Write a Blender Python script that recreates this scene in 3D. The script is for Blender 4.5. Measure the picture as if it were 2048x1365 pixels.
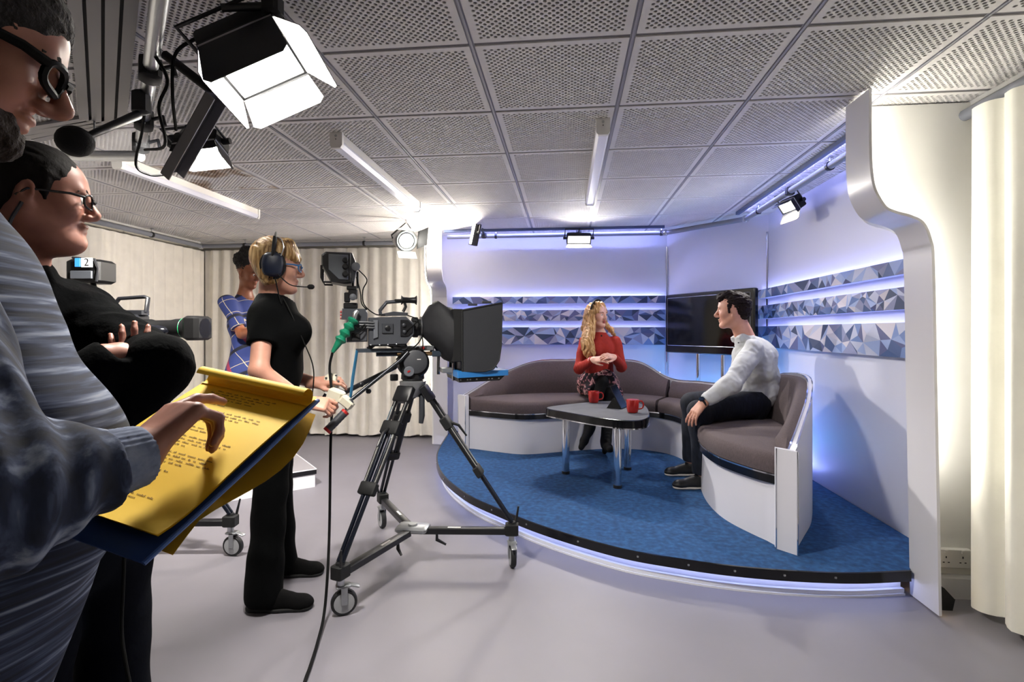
import bpy, bmesh, math, random
import numpy as np
from mathutils import Vector, Matrix

scene = bpy.context.scene
col = scene.collection
for o in list(bpy.data.objects):
    bpy.data.objects.remove(o)

# ------------------------------------------------------------------ camera
CAM_H, FPX, YAW, HORIZON = 1.25, 1040.0, 0.1042, 664.0
cam_data = bpy.data.cameras.new('camera')
cam_data.sensor_width = 36.0
cam_data.sensor_fit = 'HORIZONTAL'
cam_data.lens = FPX / 2048 * 36.0
cam_data.shift_y = -(682.5 - HORIZON) / 2048
cam_data.clip_start = 0.02
cam = bpy.data.objects.new('camera', cam_data)
cam.location = (0, 0, CAM_H)
cam.rotation_euler = (math.pi / 2, 0, YAW)
col.objects.link(cam)
scene.camera = cam

# ------------------------------------------------------------------ world, exposure
world = bpy.data.worlds.new('world')
world.use_nodes = True
world.node_tree.nodes['Background'].inputs[0].default_value = (0.9, 0.93, 1.0, 1)
world.node_tree.nodes['Background'].inputs[1].default_value = 0.05
scene.world = world
scene.view_settings.view_transform = 'Standard'
scene.view_settings.look = 'None'
scene.view_settings.exposure = 1.88
scene.view_settings.gamma = 1.0
scene.view_settings.use_curve_mapping = False


def area_light(name, loc, direction, size, power, color=(1, 1, 1), size_y=None, spread=math.pi):
    d = bpy.data.lights.new(name, 'AREA')
    d.energy = power
    d.color = color
    d.size = size
    if size_y:
        d.shape = 'RECTANGLE'
        d.size_y = size_y
    d.spread = spread
    o = bpy.data.objects.new(name, d)
    o.location = loc
    o.rotation_euler = Vector(direction).to_track_quat('-Z', 'Y').to_euler()
    col.objects.link(o)
    return o


def spot_light(name, loc, direction, power, angle, blend=.3, radius=.06, color=(1, 1, 1)):
    d = bpy.data.lights.new(name, 'SPOT')
    d.energy = power
    d.color = color
    d.spot_size = math.radians(angle)
    d.spot_blend = blend
    d.shadow_soft_size = radius
    o = bpy.data.objects.new(name, d)
    o.location = loc
    o.rotation_euler = Vector(direction).to_track_quat('-Z', 'Y').to_euler()
    col.objects.link(o)
    return o


# ------------------------------------------------------------------ small helpers
S_, C_ = math.sin(YAW), math.cos(YAW)


def W(px, py, d):
    """room point seen at pixel (px, py) at distance d in front of the lens"""
    r = (px - 1024) / FPX * d
    return Vector((r * C_ - d * S_, r * S_ + d * C_, CAM_H - (py - HORIZON) * d / FPX))


def G(px, py, z=0.0):
    return W(px, py, (CAM_H - z) * FPX / (py - HORIZON))


def lin(c):
    return tuple((x / 12.92 if x <= 0.04045 else ((x + 0.055) / 1.055) ** 2.4) for x in c)


def hexc(h):
    return lin(tuple(int(h[i:i + 2], 16) / 255 for i in (0, 2, 4))) + (1,)


def V(*a):
    return Vector(a)


# ------------------------------------------------------------------ materials
MATS = {}


def mat(name, color, rough=0.5, metal=0.0, spec=0.5, noise=0.0, nscale=40, bump=0.0, bscale=200,
        emit=None, estr=0.0, trans=0.0, coat=0.0, sheen=0.0, stretch=None):
    if name in MATS:
        return MATS[name]
    m = bpy.data.materials.new(name)
    m.use_nodes = True
    nt = m.node_tree
    b = nt.nodes['Principled BSDF']
    c = hexc(color) if isinstance(color, str) else color
    b.inputs['Base Color'].default_value = c
    b.inputs['Roughness'].default_value = rough
    b.inputs['Metallic'].default_value = metal
    b.inputs['Specular IOR Level'].default_value = spec
    b.inputs['Transmission Weight'].default_value = trans
    b.inputs['Coat Weight'].default_value = coat
    b.inputs['Sheen Weight'].default_value = sheen
    if emit:
        b.inputs['Emission Color'].default_value = hexc(emit) if isinstance(emit, str) else emit
        b.inputs['Emission Strength'].default_value = estr
    if noise or bump:
        tc = nt.nodes.new('ShaderNodeTexCoord')
        mp = nt.nodes.new('ShaderNodeMapping')
        nt.links.new(tc.outputs['Object'], mp.inputs[0])
        if stretch:
            mp.inputs['Scale'].default_value = stretch
    if noise:
        n = nt.nodes.new('ShaderNodeTexNoise')
        n.inputs['Scale'].default_value = nscale
        n.inputs['Detail'].default_value = 4
        nt.links.new(mp.outputs[0], n.inputs['Vector'])
        r = nt.nodes.new('ShaderNodeMapRange')
        r.inputs[1].default_value = 0.3
        r.inputs[2].default_value = 0.7
        r.inputs[3].default_value = 1 - noise
        r.inputs[4].default_value = 1 + noise
        nt.links.new(n.outputs[0], r.inputs[0])
        mx = nt.nodes.new('ShaderNodeMix')
        mx.data_type = 'RGBA'
        mx.blend_type = 'MULTIPLY'
        mx.inputs[0].default_value = 1
        mx.inputs[6].default_value = c
        nt.links.new(r.outputs[0], mx.inputs[7])
        nt.links.new(mx.outputs[2], b.inputs['Base Color'])
    if bump:
        n2 = nt.nodes.new('ShaderNodeTexNoise')
        n2.inputs['Scale'].default_value = bscale
        n2.inputs['Detail'].default_value = 3
        nt.links.new(mp.outputs[0], n2.inputs['Vector'])
        bp = nt.nodes.new('ShaderNodeBump')
        bp.inputs['Strength'].default_value = bump
        bp.inputs['Distance'].default_value = 0.004
        nt.links.new(n2.outputs[0], bp.inputs['Height'])
        nt.links.new(bp.outputs[0], b.inputs['Normal'])
    MATS[name] = m
    return m


def ramp_mat(name, stops, scale=(1, 1, 1), nscale=5, detail=4, rough=0.8, bump=0.0, kind='noise', distortion=0.0):
    """colour from a noise / wave / voronoi pattern in object space"""
    if name in MATS:
        return MATS[name]
    m = bpy.data.materials.new(name)
    m.use_nodes = True
    nt = m.node_tree
    b = nt.nodes['Principled BSDF']
    b.inputs['Roughness'].default_value = rough
    tc = nt.nodes.new('ShaderNodeTexCoord')
    mp = nt.nodes.new('ShaderNodeMapping')
    mp.inputs['Scale'].default_value = scale
    nt.links.new(tc.outputs['Object'], mp.inputs[0])
    if kind == 'noise':
        n = nt.nodes.new('ShaderNodeTexNoise')
        n.inputs['Scale'].default_value = nscale
        n.inputs['Detail'].default_value = detail
        n.inputs['Distortion'].default_value = distortion
        out = n.outputs[0]
    else:
        n = nt.nodes.new('ShaderNodeTexVoronoi')
        n.inputs['Scale'].default_value = nscale
        out = n.outputs[0]
    nt.links.new(mp.outputs[0], n.inputs['Vector'])
    cr = nt.nodes.new('ShaderNodeValToRGB')
    els = cr.color_ramp.elements
    while len(els) < len(stops):
        els.new(0.5)
    for e, (p, c) in zip(els, stops):
        e.position = p
        e.color = hexc(c)
    nt.links.new(out, cr.inputs[0])
    nt.links.new(cr.outputs[0], b.inputs['Base Color'])
    if bump:
        bp = nt.nodes.new('ShaderNodeBump')
        bp.inputs['Strength'].default_value = bump
        bp.inputs['Distance'].default_value = 0.004
        nt.links.new(out, bp.inputs['Height'])
        nt.links.new(bp.outputs[0], b.inputs['Normal'])
    MATS[name] = m
    return m


BLACK = mat('black_plastic', '121317', 0.42, bump=0.05, bscale=300)
MATTE = mat('matte_black', '0b0c0f', 0.7, bump=0.1, bscale=300)
RUBBER = mat('black_rubber', '17181b', 0.6)
DGREY = mat('dark_grey_plastic', '3a3d43', 0.45, bump=0.05, bscale=400)
MGREY = mat('mid_grey_plastic', '686c73', 0.45)
LGREY = mat('cast_grey_metal', '9a9da0', 0.4, metal=0.6, noise=0.05)
CHROME = mat('chrome', 'e4e6ea', 0.08, metal=1.0)
STEEL = mat('brushed_steel', 'b9bcc0', 0.3, metal=1.0, noise=0.06, nscale=20)
WHITEPL = mat('white_plastic', 'e6e4df', 0.4)
CREAMPL = mat('cream_plastic', 'd8d3bf', 0.45)
REDPL = mat('red_plastic', 'b3231f', 0.4)
BLUEPL = mat('blue_plastic', '2c74b8', 0.4)
GLASS = mat('lens_glass', '0a0c12', 0.04, coat=1.0)
WHITEPAINT = mat('white_gloss_paint', 'e9e9ec', 0.25, noise=0.01, nscale=3)
BLACKGLOSS = mat('black_gloss', '0c0d12', 0.16)


# ------------------------------------------------------------------ mesh builder
class MB:
    def __init__(self):
        self.v, self.f, self.m, self.mats = [], [], [], []
        self.cur = 0

    def use(self, m):
        if m not in self.mats:
            self.mats.append(m)
        self.cur = self.mats.index(m)
        return self

    def face(self, f):
        self.f.append(tuple(f))
        self.m.append(self.cur)

    def box(self, c, s, R=None, bevel=0.0):
        c = Vector(c)
        hx, hy, hz = s[0] / 2, s[1] / 2, s[2] / 2
        if bevel <= 0:
            b = len(self.v)
            for z in (-hz, hz):
                for x, y in ((-hx, -hy), (hx, -hy), (hx, hy), (-hx, hy)):
                    p = Vector((x, y, z))
                    self.v.append(c + (R @ p if R else p))
            for q in ((3, 2, 1, 0), (4, 5, 6, 7), (0, 1, 5, 4), (1, 2, 6, 5), (2, 3, 7, 6), (3, 0, 4, 7)):
                self.face([b + i for i in q])
            return self
        # bevelled box: octagonal profile, three-step sides
        bv = min(bevel, hx * 0.95, hy * 0.95, hz * 0.95)

        def ring(ix, z):
            x, y = hx - ix, hy - ix
            k = bv
            return [(-x + k, -y, z), (x - k, -y, z), (x, -y + k, z), (x, y - k, z),
                    (x - k, y, z), (-x + k, y, z), (-x, y - k, z), (-x, -y + k, z)]
        rs = [ring(bv * 0.7, -hz), ring(0, -hz + bv * 0.7), ring(0, hz - bv * 0.7), ring(bv * 0.7, hz)]
        b = len(self.v)
        for r in rs:
            for p in r:
                p = Vector(p)
                self.v.append(c + (R @ p if R else p))
        for i in range(3):
            for j in range(8):
                k = (j + 1) % 8
                self.face((b + i * 8 + j, b + i * 8 + k, b + i * 8 + 8 + k, b + i * 8 + 8 + j))
        self.face([b + 7 - j for j in range(8)])
        self.face([b + 24 + j for j in range(8)])
        return self

    def rings(self, rs, cap=True, closed=False):
        n = len(rs[0])
        b = len(self.v)
        for r in rs:
            self.v.extend(Vector(p) for p in r)
        m = len(rs)
        for i in range(m if closed else m - 1):
            i2 = (i + 1) % m
            for j in range(n):
                k = (j + 1) % n
                self.face((b + i * n + j, b + i * n + k, b + i2 * n + k, b + i2 * n + j))
        if cap and not closed:
            self.face([b + n - 1 - j for j in range(n)])
            self.face([b + (m - 1) * n + j for j in range(n)])
        return self

    def tube(self, pts, r, seg=10, cap=True, flat=None):
        """tube along a polyline; r number or list; flat=(a,b) scales an elliptic / flat section"""
        pts = [Vector(p) for p in pts]
        n = len(pts)
        if not hasattr(r, '__len__'):
            r = [r] * n
        rs = []
        up = None
        for i, p in enumerate(pts):
            t = (pts[min(i + 1, n - 1)] - pts[max(i - 1, 0)])
            if t.length < 1e-9:
                t = Vector((0, 0, 1))
            t.normalize()
            if up is None:
                up = Vector((0, 0, 1)) if abs(t.z) < 0.9 else Vector((1, 0, 0))
            x = up.cross(t)
            if x.length < 1e-6:
                x = Vector((1, 0, 0)).cross(t)
            x.normalize()
            y = t.cross(x)
            up = y
            a, bb = flat if flat else (1, 1)
            rs.append([p + x * (r[i] * a * math.cos(2 * math.pi * j / seg)) + y * (r[i] * bb * math.sin(2 * math.pi * j / seg)) for j in range(seg)])
        return self.rings(rs, cap)

    def cyl(self, a, b, r, r2=None, seg=16):
        return self.tube([a, b], [r, r if r2 is None else r2], seg)

    def lathe(self, prof, seg=24, origin=(0, 0, 0), R=None, cap=True):
        o = Vector(origin)
        rs = []
        for rad, z in prof:
            ring = []
            for j in range(seg):
                a = 2 * math.pi * j / seg
                p = Vector((rad * math.cos(a), rad * math.sin(a), z))
                ring.append(o + (R @ p if R else p))
            rs.append(ring)
        return self.rings(rs, cap)

    def sphere(self, c, r, seg=16, R=None):
        r = (r, r, r) if not hasattr(r, '__len__') else r
        c = Vector(c)
        rs = []
        for i in range(1, seg // 2):
            th = math.pi * i / (seg // 2)
            ring = []
            for j in range(seg):
                a = 2 * math.pi * j / seg
                p = Vector((r[0] * math.sin(th) * math.cos(a), r[1] * math.sin(th) * math.sin(a), -r[2] * math.cos(th)))
                ring.append(c + (R @ p if R else p))
            rs.append(ring)
        return self.rings(rs, True)

    def prism(self, poly, axis, lo, hi):
        """polygon of (a, b) extruded along an axis name between lo and hi"""
        def mk(a, b, t):
            return {'x': Vector((t, a, b)), 'y': Vector((a, t, b)), 'z': Vector((a, b, t))}[axis]
        return self.rings([[mk(a, b, lo) for a, b in poly], [mk(a, b, hi) for a, b in poly]], True)

    def grid(self, rows, closed=False):
        n = len(rows[0])
        b = len(self.v)
        for r in rows:
            self.v.extend(Vector(p) for p in r)
        for i in range(len(rows) - 1):
            for j in range(n if closed else n - 1):
                k = (j + 1) % n
                self.face((b + i * n + j, b + i * n + k, b + (i + 1) * n + k, b + (i + 1) * n + j))
        return self

    def mesh(self, name, m=None, smooth=False, angle=None):
        me = bpy.data.meshes.new(name)
        me.from_pydata([tuple(p) for p in self.v], [], self.f)
        mats = self.mats if self.mats else [m]
        for k in mats:
            me.materials.append(k)
        if self.mats:
            me.polygons.foreach_set('material_index', self.m)
        bm = bmesh.new()
        bm.from_mesh(me)
        bmesh.ops.recalc_face_normals(bm, faces=bm.faces)
        if smooth:
            ang = math.radians(angle or 40)
            for f in bm.faces:
                f.smooth = True
            for e in bm.edges:
                if len(e.link_faces) == 2 and e.calc_face_angle(0) > ang:
                    e.smooth = False
        bm.to_mesh(me)
        bm.free()
        me.update()
        return me

    def build(self, name, m=None, parent=None, smooth=True, angle=40, **tags):
        o = bpy.data.objects.new(name, self.mesh(name, m, smooth, angle))
        col.objects.link(o)
        if parent:
            o.parent = parent
        tag(o, **tags)
        return o


def tag(o, label=None, cat=None, group=None, kind=None):
    if label:
        o['label'] = label
    if cat:
        o['category'] = cat
    if group:
        o['group'] = group
    if kind:
        o['kind'] = kind
    return o


def empty(name, loc=(0, 0, 0), rz=0.0, **tags):
    o = bpy.data.objects.new(name, None)
    o.empty_display_size = 0.05
    o.location = loc
    o.rotation_euler = (0, 0, rz)
    col.objects.link(o)
    return tag(o, **tags)


def obj(name, me, parent=None, **tags):
    o = bpy.data.objects.new(name, me)
    col.objects.link(o)
    if parent:
        o.parent = parent
    return tag(o, **tags)


def copy_tree(o, parent=None, **tags):
    c = o.copy()
    col.objects.link(c)
    c.parent = parent
    for ch in list(o.children):
        copy_tree(ch, c)
    return tag(c, **tags)


def spline(pts, n=8, closed=False):
    """Catmull-Rom through points"""
    P = [Vector(p) for p in pts]
    out = []
    m = len(P)
    rng = range(m) if closed else range(m - 1)
    for i in rng:
        p1, p2 = P[i % m], P[(i + 1) % m]
        p0 = P[(i - 1) % m] if closed or i > 0 else p1 * 2 - p2
        p3 = P[(i + 2) % m] if closed or i + 2 < m else p2 * 2 - p1
        for k in range(n):
            t = k / n
            out.append(0.5 * ((2 * p1) + (p2 - p0) * t + (2 * p0 - 5 * p1 + 4 * p2 - p3) * t * t + (3 * p1 - p0 - 3 * p2 + p3) * t ** 3))
    if not closed:
        out.append(P[-1].copy())
    return out


def frame(xdir, zhint):
    """rotation whose columns are x, y, z with x along xdir and z near zhint"""
    x = Vector(xdir).normalized()
    z = Vector(zhint)
    z = (z - x * z.dot(x)).normalized()
    y = z.cross(x)
    return Matrix((x, y, z)).transposed()


def text_mesh(name, body, size, m, parent, loc, R, extrude=0.0005):
    cu = bpy.data.curves.new(name, 'FONT')
    cu.body = body
    cu.size = size
    cu.align_x = 'CENTER'
    cu.align_y = 'CENTER'
    cu.extrude = extrude
    tmp = bpy.data.objects.new(name + '_curve', cu)
    me = bpy.data.meshes.new_from_object(tmp)
    bpy.data.objects.remove(tmp)
    me.materials.append(m)
    o = obj(name, me, parent)
    o.location = loc
    o.rotation_euler = R.to_euler() if isinstance(R, Matrix) else R
    return o
# ================================================================== THE ROOM
CEIL = 2.335
FLOOR_M = ramp_mat('floor_vinyl', [(0.3, '7a777e'), (0.7, '85828a')], nscale=1.3, rough=0.5, detail=6)
MB().box((-0.7, 2.1, -0.05), (8.0, 8.2, 0.1)).build('floor', FLOOR_M, kind='structure', smooth=False)
WALL_M = mat('wall_paint_cream', 'd9d4c8', 0.7, noise=0.02, nscale=2)
SETWALL_M = mat('set_wall_white', 'd4d5e2', 0.45, noise=0.01, nscale=2)
DARKWALL_M = mat('dark_back_wall', '33322f', 0.8)
MB().box((-4.65, 2.1, 1.2), (0.1, 8.2, 2.4)).build('wall_left', WALL_M, kind='structure', smooth=False)
MB().box((-1.4, 6.15, 1.2), (6.6, 0.1, 2.4)).build('wall_back', WALL_M, kind='structure', smooth=False)
MB().box((-0.7, -1.95, 1.2), (8.0, 0.1, 2.4)).build('wall_front', DARKWALL_M, kind='structure', smooth=False)
MB().box((2.15, 0.33, 1.2), (0.1, 4.6, 2.4)).build('wall_right', WALL_M, kind='structure', smooth=False)

# --- ceiling slab with hanging grid and perforated tiles
ceiling = MB().box((-0.7, 2.1, CEIL + 0.11), (8.0, 8.2, 0.1)).build('ceiling', mat('ceiling_void', '6d6b6c', 0.9), kind='structure', smooth=False)
TILE_M = mat('ceiling_tile_white', 'e8e5e3', 0.8, noise=0.03, nscale=6)
TILEBACK_M = mat('ceiling_tile_fleece', '6a686b', 0.9)


def tile_mesh(face_m):
    mb = MB()
    n, p, r, dep, half = 20, 0.027, 0.0072, 0.004, 0.289
    o = -n * p / 2 + p / 2
    mb.use(face_m)
    vid = {}

    def vert(a, b):
        k = (round(a * 2), round(b * 2))
        if k not in vid:
            vid[k] = len(mb.v)
            mb.v.append(Vector((o + a * p, o + b * p, 0)))
        return vid[k]
    cs = [(i, j) for i in range(n) for j in range(n)] + [(i + .5, j + .5) for i in range(n - 1) for j in range(n - 1)]
    for a, b in cs:
        c = [vert(a + .5, b), vert(a, b + .5), vert(a - .5, b), vert(a, b - .5)]
        base = len(mb.v)
        for z in (0, dep):
            for k in range(8):
                t = k * math.pi / 4
                mb.v.append(Vector((o + a * p + r * math.cos(t), o + b * p + r * math.sin(t), z)))
        for q in range(4):
            v0, v1, v2 = base + 2 * q, base + 2 * q + 1, base + (2 * q + 2) % 8
            c0, c1 = c[q], c[(q + 1) % 4]
            mb.face((c0, v1, v0))
            mb.face((c0, c1, v1))
            mb.face((c1, v2, v1))
        for k in range(8):
            mb.face((base + k, base + (k + 1) % 8, base + 8 + (k + 1) % 8, base + 8 + k))
    for i in range(n - 1):
        for t in (0, 1):
            e = -.5 if t == 0 else n - .5
            m_ = 0 if t == 0 else n - 1
            mb.face((vert(i, e), vert(i + 1, e), vert(i + .5, m_)))
            mb.face((vert(e, i), vert(e, i + 1), vert(m_, i + .5)))
    for sx in (0, 1):
        for sy in (0, 1):
            ex, mx = (-.5, 0) if sx == 0 else (n - .5, n - 1)
            ey, my = (-.5, 0) if sy == 0 else (n - .5, n - 1)
            mb.face((vert(ex, ey), vert(mx, ey), vert(ex, my)))
    f = n * p / 2
    b = len(mb.v)
    for h, z in ((f, 0), (half, 0), (half, 0.012)):
        for x, y in ((-h, -h), (h, -h), (h, h), (-h, h)):
            mb.v.append(Vector((x, y, z)))
    for k in range(4):
        m_ = (k + 1) % 4
        mb.face((b + k, b + m_, b + 4 + m_, b + 4 + k))
        mb.face((b + 4 + k, b + 4 + m_, b + 8 + m_, b + 8 + k))
    mb.use(TILEBACK_M)
    b = len(mb.v)
    for x, y in ((-half, -half), (half, -half), (half, half), (-half, half)):
        mb.v.append(Vector((x, y, dep)))
    mb.face((b, b + 1, b + 2, b + 3))
    me = bpy.data.meshes.new('ceiling_tile')
    me.from_pydata([tuple(v) for v in mb.v], [], mb.f)
    for k in mb.mats:
        me.materials.append(k)
    me.polygons.foreach_set('material_index', mb.m)
    return me


TILE_ME = tile_mesh(TILE_M)
STAIN_M = ramp_mat('ceiling_tile_stained', [(0.5, 'e8e5e3'), (0.58, 'b8a593'), (0.63, '9a8067'), (0.67, 'bcae9f'), (0.7, 'e8e5e3')], nscale=3.1, rough=0.8, detail=3)
GX0, GY0 = -0.957, 1.94
for i in range(-7, 6):
    for j in range(-6, 7):
        x, y = GX0 + 0.6 * i + 0.3, GY0 + 0.6 * j + 0.3
        if x < -4.5 or y > 6.0 or y < -1.8 or (x > 1.9 and (y > 2.6)) or x > 2.1:
            continue
        t = obj('ceiling_tile', TILE_ME, ceiling)
        t.location = (x, y, CEIL)
st = tile_mesh(STAIN_M)
for o in ceiling.children:
    if abs(o.location.x + 2.46) < 0.31 and abs(o.location.y - 3.44) < 0.31:
        o.data = st
GRID_M = mat('ceiling_grid_grey', 'a4a3ab', 0.5)
for i in range(-6, 6):
    x = GX0 + 0.6 * i
    mb = MB().box((x, 2.1, CEIL + 0.006), (0.021, 8.0, 0.004))
    mb.box((x, 2.1, CEIL + 0.003), (0.008, 8.0, 0.008))
    mb.build('grid_runner', GRID_M, ceiling, smooth=False)
for j in range(-6, 7):
    y = GY0 + 0.6 * j
    MB().box((-1.2, y, CEIL + 0.007), (6.7, 0.021, 0.004)).build('cross_tee', mat('ceiling_tee_grey', '7d7a7e', 0.6), ceiling, smooth=False)

# --- set walls: back, chamfered corner, right
def wall_slab(name, a, b, z0, z1, th, m):
    a, b = Vector(a), Vector(b)
    d = (b - a).normalized()
    n = Vector((-d.y, d.x))
    mb = MB()
    mb.prism([tuple(a), tuple(b), tuple(b + n * th), tuple(a + n * th)], 'z', z0, z1)
    return mb.build(name, m, kind='structure', smooth=False)


wall_slab('wall_set_back', (-1.42, 5.80), (1.09, 5.80), 0, CEIL, 0.08, SETWALL_M)
wall_slab('wall_set_corner', (1.09, 5.80), (1.86, 5.03), 0, CEIL, 0.08, SETWALL_M)
wall_slab('wall_set_right', (1.86, 5.03), (1.86, 2.76), 0, CEIL, 0.08, SETWALL_M)
for k, (x, y) in enumerate(((1.085, 5.79), (1.85, 5.035))):
    MB().tube([(x, y, 0.15), (x, y, CEIL - 0.16)], 0.009, 8).build('trim_%d' % (k + 1), CHROME, kind='structure')

# --- S-profiled wing wall and ribbon, right end of the set
SPROF = [(1.345, CEIL - 0.008), (1.345, 2.10), (1.350, 1.965), (1.366, 1.877), (1.408, 1.800), (1.455, 1.772), (1.512, 1.754),
         (1.565, 1.722), (1.594, 1.645), (1.604, 1.545), (1.615, 0.95), (1.632, 0.006)]
SP = [(p.x, p.y) for p in spline([(a, b, 0) for a, b in SPROF], 5)]
WING_M = mat('wing_wall_white', 'ecebe6', 0.55, noise=0.01, nscale=3)
poly = [(x + 0.06, z) for x, z in SP] + [(2.1, 0.006), (2.1, CEIL - 0.008)]
MB().prism(poly, 'y', 2.65, 2.75).build('wall_wing_right', WING_M, kind='structure', smooth=False)
RIB_M = mat('ribbon_white_laminate', 'd3d2d6', 0.3)


def ribbon(name, mapf, w0, w1, label):
    t = 0.012
    outer, inner = [], []
    n = len(SP)
    for i, (x, z) in enumerate(SP):
        a = Vector(SP[max(i - 1, 0)])
        b = Vector(SP[min(i + 1, n - 1)])
        d = (b - a).normalized()
        nrm = Vector((-d.y, d.x))
        outer.append((x, z))
        inner.append((x + nrm.x * t, z + nrm.y * t))
    rs = []
    for o_, i_ in zip(outer, inner):
        rs.append([mapf(o_[0], w0, o_[1]), mapf(o_[0], w1, o_[1]), mapf(i_[0], w1, i_[1]), mapf(i_[0], w0, i_[1])])
    return MB().rings(rs, True).build(name, RIB_M, smooth=True, angle=35, label=label, cat='panel', group='curved edge panels of the set')


ribbon('curved_edge_panel', lambda x, w, z: Vector((x - 0.012, w, z)), 2.455, 2.648, 'curved white edge panel beside the cream curtain and double wall socket')
ribbon('curved_edge_panel', lambda x, w, z: Vector((w, x + 4.0 - 0.012, z)), -1.46, -1.30, 'curved white edge panel beside the pale back curtain, left end of the set')
# backing of the far wing so that the ribbon closes the set there
MB().prism([(x + 4.0 + 0.004, z) for x, z in SP] + [(5.80, 0.006), (5.80, CEIL - 0.008)], 'x', -1.478, -1.464).build('wall_wing_left', WING_M, kind='structure', smooth=False)

# LED tape hidden behind both ribbons
def led_path(name, pts, w, color, strength, nrm, label, group, r=0.004):
    m = mat('led_%s_%.1f' % (color, strength), 'ffffff', 0.5, emit=color, estr=strength)
    return MB().tube(pts, r, 6).build(name, m, smooth=False, label=label, cat='led strip', group=group)


pts = [Vector((x + 0.022, 2.52, z)) for x, z in SP[:-3]]
led_path('led_strip', pts, 0, 'fffbee', 21, None, 'warm white led tape behind the curved panel by the wall socket', 'led tapes of the set')
pts = [Vector((-1.488, x + 4.0 + 0.03, z)) for x, z in SP[:-3]]
led_path('led_strip', pts, 0, 'fffaf2', 20, None, 'white led tape behind the curved panel by the back curtain', 'led tapes of the set')

# --- platform
PLAT_Z = 0.13
edge = spline([(-1.29, 5.78, 0), (-1.255, 5.32, 0), (-1.165, 4.64, 0), (-0.975, 4.04, 0), (-0.69, 3.55, 0), (-0.42, 3.26, 0), (-0.12, 2.99, 0), (0.258, 2.745, 0),
               (0.553, 2.64, 0), (0.80, 2.585, 0), (1.06, 2.562, 0), (1.33, 2.57, 0), (1.60, 2.62, 0)], 6)
back = [(1.72, 2.78, 0), (1.85, 2.80, 0), (1.85, 5.02, 0), (1.085, 5.785, 0)]
CARPET = ramp_mat('blue_carpet', [(0.3, '143a66'), (0.5, '1c4a7b'), (0.72, '295d90')], nscale=30, detail=12, rough=0.95, bump=0.3)


def offset_curve(pts, d):
    out = []
    n = len(pts)
    for i, p in enumerate(pts):
        t = (pts[min(i + 1, n - 1)] - pts[max(i - 1, 0)]).normalized()
        out.append(p + Vector((t.y, -t.x, 0)) * d)
    return out


plat = empty('stage_platform', (0.3, 4.2, 0), label='low curved blue carpeted stage platform with black edge and lit white plinth', cat='stage')


def local(o, objs):
    for c in objs:
        c.parent = o
        c.matrix_parent_inverse = Matrix.Translation(o.location).inverted()


top = MB().prism([(p.x, p.y) for p in edge] + [(a, b) for a, b, _ in back], 'z', PLAT_Z - 0.045, PLAT_Z).build('carpet_top', CARPET)
e1 = offset_curve(edge, 0.012)
rs = [[a + Vector((0, 0, PLAT_Z - 0.047)), b + Vector((0, 0, PLAT_Z - 0.047)), b + Vector((0, 0, PLAT_Z + 0.002)), a + Vector((0, 0, PLAT_Z + 0.002))] for a, b in zip(edge, e1)]
band = MB().rings(rs).build('black_edge_band', BLACKGLOSS, smooth=True)
parts = [top, band]
for off, z0, z1, nm in ((-0.05, 0.0, 0.084, 'plinth'), (-0.028, 0.012, 0.03, 'plinth_rib'), (-0.022, 0.0, 0.010, 'plinth_foot')):
    a_, b_ = offset_curve(edge, off), offset_curve(edge, off - 0.02)
    rs = [[p + Vector((0, 0, z0)), q + Vector((0, 0, z0)), q + Vector((0, 0, z1)), p + Vector((0, 0, z1))] for p, q in zip(a_, b_)]
    parts.append(MB().rings(rs).build(nm, WHITEPAINT, smooth=True))
a_ = offset_curve(edge, -0.028)
parts.append(MB().tube([p + Vector((0, 0, PLAT_Z - 0.054)) for p in a_], 0.0045, 6).build('led_tape', mat('led_blue_plinth', 'ffffff', emit=(0.48, 0.54, 1.0, 1), estr=2.8), smooth=False))
for k in range(4, len(e1) - 4, 5):
    p = e1[k]
    parts.append(MB().sphere(p + Vector((0, 0, PLAT_Z - 0.02)), 0.006, 8).build('edge_screw', STEEL))
local(plat, parts)

# --- triangle-pattern light shelves on the set walls
TONES = [mat('facet_' + h, h, 0.6) for h in ('31405f', '4a5d88', '6d83b4', '93a4cc', 'b3b8cc', 'c9c4cc', '5b5f86', '8b8fae')]


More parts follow.
